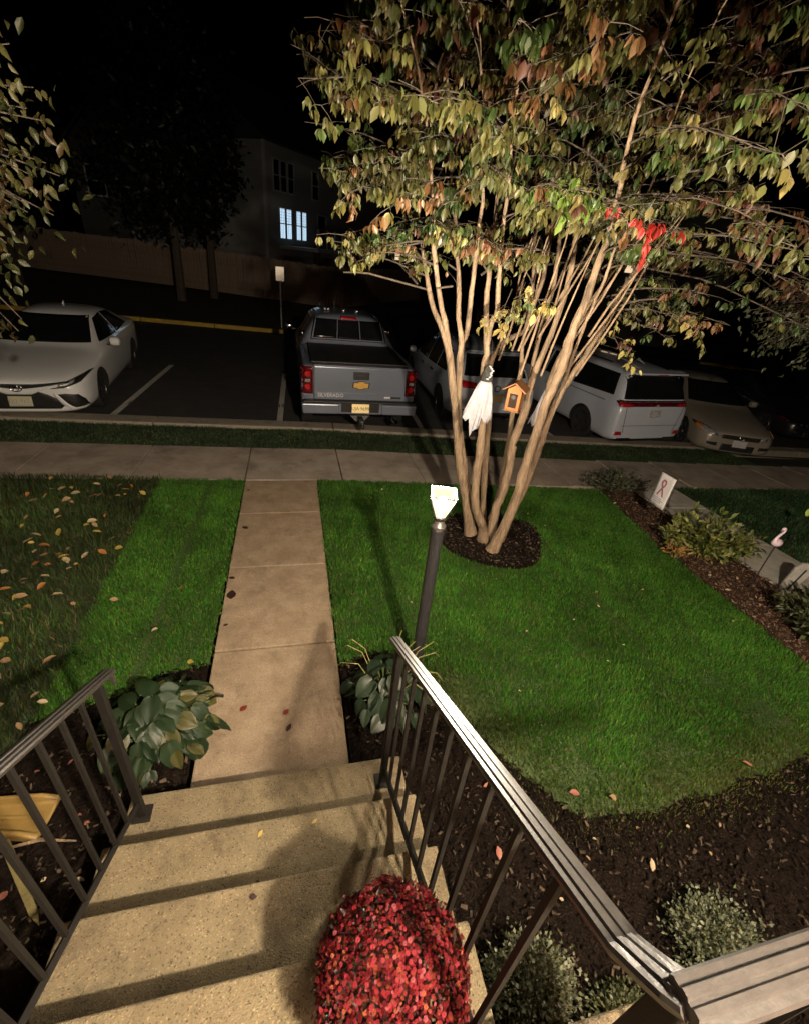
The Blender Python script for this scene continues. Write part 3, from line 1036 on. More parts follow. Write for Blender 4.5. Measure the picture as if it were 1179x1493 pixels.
# cross shaped emblem: dark outline and gold face
bow = [(-.13, -.035), (-.12, .04), (-.05, .04), (-.04, .06), (.06, .06), (.05, .04), (.13, .035), (.12, -.04), (.05, -.04), (.04, -.06), (-.06, -.06), (-.05, -.04)]
mt = Matrix(((1, 0, 0, 0), (0, 0, -1, .028), (0, 1, 0, 1.045), (0, 0, 0, 1)))
MB().prism([(a * 1.16, b * 1.22) for a, b in bow], .006, mt).build('emblem_rim', m_black, tg)
MB().prism(bow, .012, mt).build('emblem', m_gold_em, tg)
text_mesh('SILVERADO', .085, m_letter, 'lettering', tg, (-.51, .017, .862), (R(90), 0, 0), .003)
MB().box((.47, .0175, .85), (.11, .006, .03)).build('trim_badge', m_letter, tg)
MB().box((.62, .0175, .848), (.18, .006, .032)).build('trim_badge', m_black, tg)
for sgn in (-1, 1):
    o_ = [(.80, .86), (.985, .86), (1.0, 1.0), (1.0, 1.30), (.80, 1.30)]
    if sgn < 0:
        o_ = mirror(o_)
    tl_ = TR.decal('tail_light', o_, 'near', m_redd, off=.012, th=.05)
    for zz in (1.19, .98):
        MB().lathe([(.001, -.012), (.045, -.010), (.052, .004)], 14, (0, 0, 0)).build('red_lamp', m_red, tl_, smooth=True).matrix_local = Matrix.Translation((sgn * .89, .085, zz)) @ Matrix.Rotation(R(90), 4, 'X') @ Matrix.Scale(-1, 4, (0, 0, 1))
    MB().box((sgn * .89, .075, 1.085), (.09, .03, .05)).build('reversing_lamp', m_lens, tl_, bevel=.008)
bp = MB()
for sgn in (-1, 1):
    bp.prism([(sgn * .38, .56), (sgn * .98, .56), (sgn * 1.0, .74), (sgn * .36, .74)][::sgn], .16, Matrix(((1, 0, 0, 0), (0, 0, 1, -.07), (0, 1, 0, 0), (0, 0, 0, 1))))
bp.box((0, .02, .66), (.78, .1, .22))
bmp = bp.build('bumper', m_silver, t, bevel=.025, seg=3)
MB().box((0, -.035, .675), (.66, .02, .17)).build('bumper_recess', m_black, bmp, bevel=.02)
MB().box((0, -.0, .765), (1.94, .14, .03)).build('bumper_step_pad', m_black, bmp, bevel=.01)
plate(t, (0, -.052, .665), .305, .155, m_plate, 'UJA·9699')
MB().box((0, -.02, .47), (.09, .5, .09)).build('hitch_receiver', m_black, t, bevel=.008)
MB().add([(-.17, -.0, .52), (.17, -.0, .52), (.07, -.0, .42), (-.07, -.0, .42), (-.17, .06, .52), (.17, .06, .52), (.07, .06, .42), (-.07, .06, .42)], [(0, 1, 2, 3), (7, 6, 5, 4), (0, 4, 5, 1), (1, 5, 6, 2), (2, 6, 7, 3), (3, 7, 4, 0)]).build('hitch_bracket', m_steel, t)
hb = MB().box((0, -.28, .42), (.07, .2, .03)).build('ball_mount', m_black, t)
MB().lathe([(.016, .0), (.016, .03), (.026, .035), (.031, .055), (.026, .08), (.01, .088)], 14, (0, -.33, .43)).build('hitch_ball', m_chrome, hb, smooth=True)
MB().tube([(.62, .1, .44), (.66, -.02, .42)], .04, 12).build('exhaust_pipe', m_chrome, t, smooth=True)
MB().box((0, .96, 1.372), (1.66, 1.60, .03)).build('tonneau_cover', m_tonneau, t, bevel=.01)
# rear window: three panes in a frame
rwz0, rwz1 = 1.47, 1.80
for a, b, a2, b2 in ((-.70, -.24, -.625, -.22), (-.225, .225, -.205, .205), (.24, .70, .22, .625)):
    TR.decal('rear_window', [(a, rwz0), (b, rwz0), (b2, rwz1), (a2, rwz1)], 'near', m_glass, off=.006)
fr = MB()
fr.tube([(-.745, 1.86, 1.44), (.745, 1.86, 1.44)], .012, 6)
fr.tube([(-.745, 1.86, 1.44), (-.655, 2.02, 1.82)], .012, 6)
fr.tube([(.745, 1.86, 1.44), (.655, 2.02, 1.82)], .012, 6)
fr.build('window_trim', m_chrome, t, smooth=True)
TR.decal('brake_light', [(-.17, 1.815), (.17, 1.815), (.15, 1.85), (-.15, 1.85)], 'near', m_red, off=.02, th=.03)
for sgn, axn in ((-1, 'left'), (1, 'right')):
    TR.decal('side_window', [(2.15, 1.36), (2.85, 1.36), (2.85, 1.76), (2.3, 1.76)], axn, m_glass)
    TR.decal('side_window', [(2.95, 1.36), (3.85, 1.36), (3.45, 1.76), (2.95, 1.76)], axn, m_glass)
    TR.decal('door_handle', [(2.25, 1.16), (2.45, 1.16), (2.45, 1.2), (2.25, 1.2)], axn, m_chrome, off=.02)
    mirror_part(t, sgn * 1.08, 3.75, 1.38, m_chrome)
for x in (-.42, -.35, -.05, .22):
    MB().lathe([(.03, 0), (.028, .03), (.01, .04)], 10, (x, 2.5 + .1 * (x < -.3), 1.905)).build('roof_lamp', m_lens, t, smooth=True)
MB().tube([(-.2, 2.9, 1.9), (-.2, 2.92, 2.05)], .006, 5).build('roof_antenna', m_black, t)

# ---- white sedan at the left, nose towards us
t = thing('sedan', 'white sedan with a black grille parked nose to the kerb at far left', 'car', (-4.12, 8.02, park(-4.0)), R(5.0))
stn = [(-.0, .60, .24, .60, .66, .50, .0), (.03, .74, .20, .62, .70, .58, .01), (.20, .86, .17, .68, .76, .66, .015), (.55, .905, .17, .75, .83, .72, .02), (1.25, .92, .17, .84, .92, .76, .025), (1.45, .92, .17, .87, .95, .76, .02),
       (2.25, .92, .17, .92, 1.33, .60, .02), (2.45, .92, .17, .93, 1.39, .58, .03), (2.95, .92, .17, .94, 1.425, .57, .03), (3.6, .92, .17, .96, 1.37, .56, .03), (4.25, .915, .18, 1.0, 1.12, .66, .02), (4.65, .88, .22, 1.0, 1.05, .68, .01), (4.85, .78, .3, .9, .96, .6, 0)]
CA = Car(t, stn, [(-.84, .98), (.84, .98), (-.84, 3.80), (.84, 3.80)], .33, m_white, m_rim_dark)
CA.decal('windshield', [(-.70, 1.0), (.70, 1.0), (.545, 1.345), (-.545, 1.345)], 'near', m_glass)
CA.decal('lower_grille', [(-.60, .36), (-.50, .27), (.50, .27), (.60, .36), (.36, .50), (.22, .555), (-.22, .555), (-.36, .50)], 'near', m_black, off=.006)
CA.decal('upper_grille', [(-.62, .665), (-.3, .615), (-.1, .585), (.1, .585), (.3, .615), (.62, .665), (.62, .685), (.2, .655), (-.2, .655), (-.62, .685)], 'near', m_black, off=.007)
wing = [(-.66, .64), (-.34, .58), (-.16, .50), (.16, .50), (.34, .58), (.66, .64), (.66, .66), (.3, .612), (.12, .575), (-.12, .575), (-.3, .612), (-.66, .66)]
CA.decal('grille_wing', wing, 'near', m_white, off=.014)
em = MB()
em.tube([(.075 * math.cos(a), 0, .048 * math.sin(a)) for a in np.linspace(0, 2 * math.pi, 25)], .007, 6)
em.tube([(.03 * math.cos(a), 0, .046 * math.sin(a)) for a in np.linspace(0, 2 * math.pi, 21)], .005, 6)
em.tube([(.055 * math.cos(a), 0, .025 + .016 * math.sin(a)) for a in np.linspace(0, 2 * math.pi, 21)], .005, 6)
em.build('emblem', m_chrome, t, loc=(0, -.05, .605))
for sgn in (1, -1):
    f_ = (lambda o_: o_) if sgn > 0 else mirror
    hl_ = CA.decal('headlight', f_([(.42, .585), (.60, .60), (.80, .66), (.875, .745), (.84, .75), (.66, .69), (.50, .635)]), 'near', m_black, off=.01)
    CA.decal('headlight_lamp', f_([(.52, .61), (.60, .62), (.62, .67), (.54, .65)]), 'near', m_lens, hl_, off=.017)
    CA.decal('headlight_lamp', f_([(.65, .635), (.72, .66), (.74, .70), (.67, .685)]), 'near', m_lens, hl_, off=.017)
    CA.decal('side_intake', f_([(.50, .50), (.60, .51), (.76, .49), (.82, .40), (.84, .27), (.70, .28), (.58, .37)]), 'near', m_black, off=.008)
    CA.decal('intake_blade', f_([(.46, .52), (.50, .50), (.60, .36), (.68, .285), (.83, .285), (.83, .25), (.64, .25), (.53, .35), (.44, .50)]), 'near', m_white, off=.016)
    axn = 'right' if sgn > 0 else 'left'
    CA.decal('side_window', [(1.75, .985), (2.85, .985), (2.85, 1.345), (2.35, 1.30)], axn, m_glass)
    CA.decal('side_window', [(2.93, .985), (3.95, 1.02), (3.55, 1.30), (2.93, 1.345)], axn, m_glass)
    CA.decal('door_handle', [(2.62, .84), (2.80, .84), (2.80, .87), (2.62, .87)], axn, m_white, off=.025)
    mirror_part(t, sgn * .98, 1.78, 1.0, m_white)
plate(t, (.0, -.035, .40), .305, .155, m_platey, 'TKL·9656', inkm=m_greyp)
MB().tube([(0, 2.95, 1.45), (0, 3.0, 1.50)], [.02, .006], 6).build('roof_antenna', m_white, t)

# ---- pale SUV behind the tree
t = thing('suv', 'pale silver SUV seen from behind through the tree trunks, beside the pickup', 'car', (4.12, 8.72, park(4.12)), R(-.2))
stn = [(.02, .84, .40, .88, .98, .70, 0), (.05, .90, .36, .93, 1.04, .76, .0), (.16, .94, .32, 1.0, 1.12, .78, .01), (.52, .95, .27, 1.0, 1.58, .66, .02), (.70, .95, .25, 1.0, 1.64, .65, .03), (2.0, .95, .25, .98, 1.67, .66, .03),
       (2.9, .95, .25, .96, 1.63, .64, .03), (3.6, .95, .25, .95, 1.06, .76, .03), (3.75, .95, .25, .93, 1.0, .78, .03), (4.4, .92, .26, .84, .9, .74, .02), (4.65, .8, .3, .75, .8, .6, 0)]
SU = Car(t, stn, [(-.87, .98), (.87, .98), (-.87, 3.75), (.87, 3.75)], .36, m_suv, m_rim_dark)
SU.decal('rear_window', [(-.70, 1.15), (.70, 1.15), (.60, 1.53), (-.60, 1.53)], 'near', m_glass)
MB().box((0, .52, 1.615), (1.26, .2, .03), Matrix.Rotation(R(8), 3, 'X')).build('rear_spoiler', m_suv, t, bevel=.012, seg=3)
for sgn in (1, -1):
    f_ = (lambda o_: o_) if sgn > 0 else mirror
    SU.decal('tail_light', f_([(.46, .93), (.93, .95), (.92, 1.06), (.80, 1.08), (.46, 1.04)]), 'near', m_red, off=.012, th=.03)
    SU.decal('reflector', f_([(.50, .46), (.78, .46), (.78, .50), (.50, .50)]), 'near', m_red, off=.012)
    axn = 'right' if sgn > 0 else 'left'
    SU.decal('side_window', [(.85, 1.08), (1.55, 1.05), (1.55, 1.52), (1.0, 1.48)], axn, m_glass)
    SU.decal('side_window', [(1.62, 1.05), (2.35, 1.03), (2.35, 1.55), (1.62, 1.53)], axn, m_glass)
    SU.decal('side_window', [(2.42, 1.03), (3.35, 1.02), (2.95, 1.50), (2.42, 1.55)], axn, m_glass)
    SU.decal('door_handle', [(1.66, .90), (1.86, .90), (1.86, .935), (1.66, .935)], axn, m_chrome, off=.02)
    SU.decal('door_handle', [(2.5, .88), (2.7, .88), (2.7, .915), (2.5, .915)], axn, m_chrome, off=.02)
    mirror_part(t, sgn * 1.02, 3.2, 1.08, m_suv)
    MB().tube([(sgn * .62, .9, 1.70), (sgn * .63, 2.6, 1.70)], .014, 6).build('roof_rail', m_chrome, t)
SU.decal('lower_bumper', [(-.84, .34), (.84, .34), (.84, .44), (-.84, .44)], 'near', m_black, off=.014)
SU.decal('plate_recess', [(-.30, .66), (.30, .66), (.34, .86), (-.34, .86)], 'near', m_suv, off=.004, th=.004)
plate(t, (0, -.03, .755), .305, .155, m_plate, None)
eb = MB()
eb.tube([(.06 * math.cos(a), 0, .06 * math.sin(a)) for a in np.linspace(0, 2 * math.pi, 25)], .011, 6)
eb.build('emblem', m_black, t, loc=(0, -.01, .955))
for sx in (-.30, .30):
    MB().box((sx * 1.4, -.02, .855), (.16, .012, .03)).build('trim_badge', m_chrome, t, bevel=.004)
MB().tube([(0, .9, 1.72), (0, 1.1, 1.76)], [.025, .008], 6).build('roof_antenna', m_suv, t)

# ---- pearl minivan
t = thing('minivan', 'pale minivan with a full-width dark red tail light bar parked behind the tree', 'minivan', (7.57, 8.04, park(7.57)), R(6.0))
stn = [(.02, .88, .32, .92, 1.0, .78, 0), (.05, .94, .28, .98, 1.06, .84, .0), (.12, .975, .25, 1.05, 1.15, .84, .01), (.30, .99, .22, 1.06, 1.62, .74, .02), (.45, .995, .22, 1.05, 1.70, .72, .03), (1.6, .995, .22, 1.03, 1.74, .73, .03), (3.2, .995, .22, 1.0, 1.71, .72, .03),
       (3.5, .995, .22, .99, 1.66, .71, .03), (4.35, .99, .22, .98, 1.08, .80, .03), (4.5, .98, .22, .96, 1.03, .82, .03), (5.0, .93, .24, .85, .92, .74, .02), (5.15, .8, .3, .75, .8, .6, 0)]
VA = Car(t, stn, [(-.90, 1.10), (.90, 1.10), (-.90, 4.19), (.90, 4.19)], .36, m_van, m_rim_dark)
VA.decal('rear_window', [(-.84, 1.17), (.84, 1.17), (.74, 1.58), (.66, 1.62), (-.66, 1.62), (-.74, 1.58)], 'near', m_glass)
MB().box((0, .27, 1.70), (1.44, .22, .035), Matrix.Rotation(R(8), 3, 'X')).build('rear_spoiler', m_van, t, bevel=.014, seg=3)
MB().box((0, .155, 1.682), (.26, .012, .014)).build('brake_light', m_red, t)
VA.decal('chrome_strip', [(-.955, 1.118), (.955, 1.118), (.955, 1.145), (-.955, 1.145)], 'near', m_chrome, off=.014)
lb = VA.decal('tail_light_bar', [(-.965, 1.02), (-.6, 1.035), (.6, 1.035), (.965, 1.02), (.965, 1.115), (-.965, 1.115)], 'near', m_redd, off=.012)
for sgn in (1, -1):
    f_ = (lambda o_: o_) if sgn > 0 else mirror
    VA.decal('red_lamp', f_([(.66, 1.035), (.95, 1.03), (.95, 1.10), (.60, 1.075)]), 'near', m_red, lb, off=.018)
    VA.decal('bumper_reflector', f_([(.72, .42), (.90, .42), (.90, .50), (.76, .50)]), 'near', m_red, off=.012)
    VA.decal('bumper_chrome', f_([(.44, .315), (.86, .315), (.84, .36), (.48, .36)]), 'near', m_chrome, off=.03)
    axn = 'right' if sgn > 0 else 'left'
    VA.decal('side_window', [(.40, 1.19), (1.75, 1.12), (1.75, 1.61), (.55, 1.60)], axn, m_glass)
    VA.decal('side_window', [(1.8, 1.12), (2.9, 1.09), (2.9, 1.61), (1.8, 1.61)], axn, m_glass)
    VA.decal('side_window', [(2.97, 1.09), (4.15, 1.06), (3.55, 1.57), (2.97, 1.61)], axn, m_glass)
    VA.decal('slide_rail', [(.55, 1.035), (1.9, 1.015), (1.9, 1.03), (.55, 1.05)], axn, m_black, off=.004)
    MB().tube([(sgn * .72, .9, 1.77), (sgn * .72, 3.0, 1.77)], .014, 6).build('roof_rail', m_chrome, t)
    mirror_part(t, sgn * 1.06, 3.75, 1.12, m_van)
VA.decal('lower_bumper', [(-.86, .27), (.86, .27), (.86, .33), (-.86, .33)], 'near', m_black, off=.014)
VA.decal('tailgate_crease', [(-.80, .62), (.80, .62), (.80, .628), (-.80, .628)], 'near', m_black, off=.004, th=.004)
for sgn in (1, -1):
    q = [(.70, .46), (.71, .46), (.80, 1.02), (.79, 1.02)]
    VA.decal('tailgate_seam', q if sgn > 0 else mirror(q), 'near', m_black, off=.004, th=.004)
text_mesh('KIA', .05, m_letter, 'lettering', t, (0, .006, 1.068), (R(90), 0, 0), .002)
vp = plate(t, (0, .0, .89), .305, .155, m_platew, None)
MB().box((0, -.0045, .025), (.09, .002, .025)).box((0, -.0045, -.018), (.2, .002, .038)).build('plate_print', m_greyp, vp)
MB().tube([(0, .75, 1.78), (.0, .95, 1.84), (0, 1.0, 1.80)], [.012, .03, .01], 6).build('roof_antenna', m_lens, t)


# ---- beige sedan and a black car at the right
def small_sedan(name, label, loc, rz, paint, full):
    t = thing(name, label, 'car', loc, rz)
    stn = [(.0, .55, .26, .56, .64, .45, .0), (.03, .70, .22, .60, .68, .56, .01), (.22, .84, .18, .66, .74, .64, .02), (.55, .88, .18, .73, .81, .70, .03), (1.2, .90, .18, .83, .91, .74, .03), (1.42, .90, .18, .86, .95, .74, .02),
           (2.3, .90, .18, .91, 1.36, .58, .02), (2.5, .90, .18, .92, 1.41, .57, .03), (3.0, .90, .18, .93, 1.43, .56, .03), (3.6, .90, .18, .95, 1.36, .55, .03), (4.2, .89, .2, .98, 1.08, .64, .02), (4.6, .86, .25, .96, 1.02, .64, .01), (4.78, .76, .34, .86, .92, .56, 0)]
    c = Car(t, stn, [(-.80, .95), (.80, .95), (-.80, 3.69), (.80, 3.69)], .325, paint, m_rim, spokes=7)
    c.decal('windshield', [(-.70, .99), (.70, .99), (.53, 1.355), (-.53, 1.355)], 'near', m_glass)
    for sgn in (1, -1):
        f_ = (lambda o_: o_) if sgn > 0 else mirror
        h_ = c.decal('headlight', f_([(.44, .56), (.62, .58), (.82, .64), (.84, .72), (.74, .73), (.56, .67), (.42, .61)]), 'near', m_lens if full else m_glass, off=.01)
        c.decal('turn_signal', f_([(.76, .63), (.84, .655), (.85, .72), (.79, .715)]), 'near', m_amber if full else m_redd, h_, off=.016)
        c.decal('headlight_core', f_([(.50, .585), (.56, .59), (.58, .64), (.52, .625)]), 'near', m_ink, h_, off=.014)
        c.decal('fog_intake', f_([(.46, .35), (.66, .37), (.68, .43), (.46, .43)]), 'near', m_black, off=.008)
        axn = 'right' if sgn > 0 else 'left'
        c.decal('side_window', [(1.78, .975), (2.82, .975), (2.82, 1.345), (2.4, 1.31)], axn, m_glass)
        c.decal('side_window', [(2.9, .975), (3.85, 1.0), (3.5, 1.29), (2.9, 1.345)], axn, m_glass)
        mirror_part(t, sgn * .96, 1.85, .99, paint)
    c.decal('grille', [(-.40, .54), (.40, .54), (.42, .63), (-.42, .63)], 'near', m_black, off=.008)
    MB().tube([(.05 * math.cos(a), -.03, .59 + .04 * math.sin(a)) for a in np.linspace(0, 2 * math.pi, 20)], .009, 6).build('emblem', m_chrome, t)
    c.decal('lower_grille', [(-.36, .27), (.36, .27), (.36, .42), (-.36, .42)], 'near', m_black, off=.008)
    return t, c


t, c = small_sedan('sedan', 'beige sedan at the right with a bright headlight, parked nose towards the sidewalk', (9.8, 7.72, park(9.8)), R(-20), m_gold, True)
p_ = plate(t, (0, -.05, .46), .305, .155, m_platew, None)
MB().box((0, -.0045, -.005), (.22, .002, .05)).build('plate_print', m_greyp, p_)
MB().box((-.38, 1.95, 1.12), (.07, .004, .09), Matrix.Rotation(R(-55), 3, 'X')).build('windshield_sticker', m_lime, t)
t, c = small_sedan('sedan', 'black car almost lost in the dark at the right edge behind the low branches', (14.2, 9.2, park(14.2)), R(-10), m_dkcar, False)

# ------------------------------------------------------------------ background
# board fence
fc = thing('board_fence', 'tall brown wooden board fence along the yard behind the parking lot', 'fence', (0, 0, 0))
bd = MB().box((0, 0, .9), (.142, .02, 1.8)).mesh('board', m_fence)
FP = [(-14.5, 29.5), (-6, 27.2), (1.4, 25.2), (2.6, 25.4), (8.6, 33.4)]
FB = [.35, .25, .06, .06, .1]
nb = 0
for (p, q), (za, zb_) in zip(zip(FP[:-1], FP[1:]), zip(FB[:-1], FB[1:])):
    L_ = math.hypot(q[0] - p[0], q[1] - p[1])
    n = int(L_ / .15)
    ang = math.atan2(q[1] - p[1], q[0] - p[0])
    for k in range(n):
        f = (k + .5) / n
        put('board', bd, fc, (p[0] + (q[0] - p[0]) * f, p[1] + (q[1] - p[1]) * f, za + (zb_ - za) * f), (random.uniform(-.012, .012), 0, ang), (1, 1, random.uniform(.985, 1.015)))
    ra = MB()
    for hh in (.4, 1.4):
        ra.tube([(p[0] - math.sin(ang) * .04, p[1] + math.cos(ang) * .04, za + hh), (q[0] - math.sin(ang) * .04, q[1] + math.cos(ang) * .04, zb_ + hh)], .04, 4)
    ra.build('rail', m_fence, fc)

# house with two lit windows
HX, HY = -1.15, 29.0
hang = math.atan2(.81, .58)
hs = thing('townhouse', 'grey sided house with two lit blue-white windows behind the fence', 'house', (HX, HY, -.2), hang)
MB().box((6.5, 5, 1.2), (13, 10, 2.4)).build('lower_wall', m_siding, hs)
sd = MB()
for k in range(34):
    z = 2.2 + k * .145
    for (x0, y0, x1, y1) in ((0, 0, 13, 0), (0, 10, 0, 0)):
        dx, dy = (0, -.02) if y0 == y1 else (-.02, 0)
        sd.add([(x0 + dx, y0 + dy, z), (x1 + dx, y1 + dy, z), (x1 + dx * .2, y1 + dy * .2, z + .148), (x0 + dx * .2, y0 + dy * .2, z + .148), (x0, y0, z), (x1, y1, z)], [(0, 1, 2, 3), (0, 4, 5, 1)])
o = sd.build('siding', m_siding, hs)
o['kind'] = 'stuff'
MB().box((6.5, 5, 4.7), (12.98, 9.98, 4.9)).build('upper_wall', m_siding, hs)
MB().box((-.02, -.02, 3.6), (.14, .14, 7.0)).build('corner_board', m_trim, hs)
MB().add([(-.5, -.5, 7.1), (13.5, -.5, 7.1), (13.5, 10.5, 7.1), (-.5, 10.5, 7.1), (-.5, 5, 10.6), (13.5, 5, 10.6)], [(3, 2, 1, 0), (0, 1, 5, 4), (2, 3, 4, 5), (1, 2, 5), (3, 0, 4)]).build('roof', m_roof, hs)


def window(par, x, z, wd, ht, mat, bars=True, y=-.03):
    f = MB()
    f.box((x, y, z), (wd + .14, .05, .07)).box((x, y, z + ht), (wd + .14, .05, .07)).box((x - wd / 2 - .04, y, z + ht / 2), (.07, .05, ht)).box((x + wd / 2 + .04, y, z + ht / 2), (.07, .05, ht))
    w_ = f.build('window', m_trim, par)
    MB().box((x, y + .012, z + ht * .75), (wd, .012, ht * .5 - .05)).build('pane', mat, w_)
    MB().box((x, y + .002, z + ht * .25), (wd, .012, ht * .5 - .05)).build('pane', mat, w_)
    MB().box((x, y, z + ht / 2), (wd, .03, .05)).build('sash_bar', m_trim, w_)
    if mat in (m_litc, m_litw):
        g = MB()
        for k in range(11):
            g.box((x, y + .004, z + ht * (k + .5) / 11), (wd * .96, .006, .012))
        g.build('blind', m_siding2, w_)
    if bars:
        g = MB()
        for k in (1, 2):
            g.box((x - wd / 2 + wd * k / 3, y - .008, z + ht / 2), (.018, .01, ht))
        g.build('glazing_bar', m_trim, w_)


window(hs, 1.35, 3.0, .42, 1.45, m_litc)
window(hs, 1.95, 3.0, .42, 1.45, m_litc)
window(hs, 2.85, 3.0, .38, 1.45, m_litc)
window(hs, 3.42, 3.0, .38, 1.45, m_litc)
for x in (.95, 1.55, 2.2):
    window(hs, x, 5.15, .45, 1.35, m_darkwin, False)
window(hs, 4.6, 5.15, .6, 1.35, m_darkwin, False)
window(hs, 5.3, 3.0, .8, 1.45, m_darkwin, False)
MB().box((4.5, -1.3, 2.62), (7.0, 2.5, .16)).build('deck', m_trim, hs)
for k in range(9):
    MB().box((1.05 + k * .86, -2.5, 3.15), (.10, .10, 1.0)).build('deck_post', m_trim, hs)
MB().box((4.5, -2.5, 3.65), (7.0, .1, .06)).build('deck_rail', m_bark_dark, hs)
dp = MB()
for k in range(48):
    dp.box((1.1 + k * .142, -2.5, 3.15), (.03, .03, .95))
dp.build('deck_balusters', m_bark_dark, hs)['kind'] = 'stuff'
for x in (1.2, 4.5, 7.8):
    MB().box((x, -2.4, 1.2), (.15, .15, 2.7)).build('deck_support', m_bark_dark, hs)

# gabled house at far left
gh = thing('townhouse', 'dark gabled house barely visible at upper left', 'house', (-8.6, 34.5, .3), R(6))
MB().add([(-3, 0, -.5), (1.8, 0, -.5), (1.8, 0, 5.9), (-.6, 0, 8.7), (-3, 0, 5.9), (-3, 9, -.5), (1.8, 9, -.5), (1.8, 9, 5.9), (-.6, 9, 8.7), (-3, 9, 5.9)],
         [(0, 1, 2, 3, 4), (9, 8, 7, 6, 5), (0, 4, 9, 5), (1, 6, 7, 2)]).build('wall', m_siding2, gh)
MB().add([(-3.3, -.3, 5.6), (-.6, -.3, 8.8), (2.1, -.3, 5.6), (-3.3, 9.3, 5.6), (-.6, 9.3, 8.8), (2.1, 9.3, 5.6), (-3.3, -.3, 5.8), (-.6, -.3, 9.0), (2.1, -.3, 5.8), (-3.3, 9.3, 5.8), (-.6, 9.3, 9.0), (2.1, 9.3, 5.8)],
         [(6, 7, 10, 9), (7, 8, 11, 10), (0, 3, 4, 1), (1, 4, 5, 2), (0, 1, 7, 6), (1, 2, 8, 7)]).build('roof', m_roof, gh)
MB().box((.3, -.03, 1.6), (1.6, .04, 1.9)).build('garage_door', m_trim, gh)
window(gh, -1.9, 3.6, .8, 1.4, m_darkwin, False)

# far house at the right with a lit window and a low lit window behind the tree
fh = thing('townhouse', 'dark house far right with one warm lit window behind the tree branches', 'house', (20.8, 28.6, -1.0), R(-28))
MB().box((0, 4, 4), (12, 8, 8)).build('wall', m_siding2, fh)
MB().add([(-6.4, -.4, 8), (6.4, -.4, 8), (6.4, 8.4, 8), (-6.4, 8.4, 8), (-6.4, 4, 11), (6.4, 4, 11)], [(3, 2, 1, 0), (0, 1, 5, 4), (2, 3, 4, 5), (1, 2, 5), (3, 0, 4)]).build('roof', m_roof, fh)
window(fh, .05, 4.05, .5, .95, m_litw, False)
window(fh, .72, 4.05, .5, .95, m_litw, False)
window(fh, -2.5, 4.05, .9, 1.2, m_darkwin, False)
gr = thing('garage', 'low garage with small warm lit windows seen left of the tree trunks', 'garage', (7.2, 37.0, -.5), R(4))
MB().box((0, 2, 1.9), (5, 4, 3.8)).build('wall', m_siding2, gr)
MB().add([(-2.8, -.3, 3.8), (2.8, -.3, 3.8), (2.8, 4.3, 3.8), (-2.8, 4.3, 3.8), (-2.8, 2, 5.2), (2.8, 2, 5.2)], [(3, 2, 1, 0), (0, 1, 5, 4), (2, 3, 4, 5), (1, 2, 5), (3, 0, 4)]).build('roof', m_roof, gr)
window(gr, .45, 2.75, .42, .5, m_litw, False)
window(gr, 1.25, 2.75, .75, .5, m_litw, False)


def sign(label, x, y, z0, z1, wd, rz=0., lean=0.):
    s_ = thing('parking_sign', label, 'sign', (x, y, z0), rz)
    s_.rotation_euler = (0, lean, rz)
    MB().box((0, 0, (z1 - z0) / 2), (.045, .045, z1 - z0)).build('post', m_steel, s_)
    sp_ = MB().box((0, 0, 0), (wd, .006, .46)).build('sign_panel', m_sign, s_, bevel=.002)
    sp_.location = (0, -.045, z1 - z0 - .25)
    sp_.rotation_euler = (R(-2.5), 0, 0)
    return s_


sign('small white sign on a post by the yellow kerb left of the pickup', -.36, 18.9, park(0) + .1, 1.95, .29)
s_ = sign('small pale sign on a post beyond the road at right, above the beige car', 24.45, 25.0, -1.0, 1.78, .36)
MB().box((0, -.036, 2.58), (.2, .002, .05)).box((0, -.036, 2.45), (.24, .002, .05)).build('sign_print', m_greyp, s_)
# dark upright lattice beyond the right yellow kerb
lt = thing('lattice_screen', 'dark narrow upright lattice with pale specks beyond the right yellow kerb', 'lattice', (26.2, 24.5, park(26.2) + .1), R(-30))
b = MB()
for x in (-.25, 0, .25):
    b.box((x, 0, .75), (.04, .03, 1.5))
b.build('upright', m_black, lt)
b = MB()
for k in range(9):
    b.box((0, -.02, .12 + k * .165), (.56, .02, .035))
b.build('crossbar', m_steel, lt)


# ------------------------------------------------------------------ foliage tools
LEAF_T = np.array([(0, 0, 0), (.22, .20, .05), (.22, -.20, .05), (.55, .25, .07), (.55, -.25, .07), (1., 0, -.06), (.22, 0, 0), (.55, 0, .0)])
LEAF_F = np.array([(0, 6, 1), (0, 2, 6), (1, 6, 7), (1, 7, 3), (2, 7, 6), (2, 4, 7), (3, 7, 5), (7, 4, 5)])
SM_T = np.array([(0, 0, 0), (.45, .26, .05), (.45, -.26, .05), (1., 0, -.04)])
SM_F = np.array([(0, 2, 3), (0, 3, 1)])


def norm(v):
    return v / np.maximum(np.linalg.norm(v, axis=1, keepdims=True), 1e-9)


def frames(D, Nn):
    D = norm(D)
    S = norm(np.cross(Nn, D))
    N2 = np.cross(D, S)
    return D, S, N2


def leaves_mesh(name, P, D, Nn, L, Wr, C, mat, T=LEAF_T, F=LEAF_F):
    D, S, N2 = frames(D, Nn)
    n, m = len(P), len(T)
    K = rng.uniform(.4, 3.6, n)
    V = P[:, None] + L[:, None, None] * (T[None, :, :1] * D[:, None] + (T[None, :, 1:2] * Wr[:, None, None]) * S[:, None] + T[None, :, 2:] * (N2 * K[:, None])[:, None])
    FF = (np.arange(n)[:, None, None] * m + F[None]).reshape(-1, F.shape[1])
    return np_mesh(name, V.reshape(-1, 3), [FF], mat, np.repeat(C, m, 0), smooth=False)


def leaf_obj_mesh(colr, wr=1., T=LEAF_T, F=LEAF_F, mat=None, name='leaf'):
    return np_mesh(name, T * np.array([1, wr, 1]), [F], mat or m_leaf, np.repeat(np.array([colr]), len(T), 0), smooth=True)


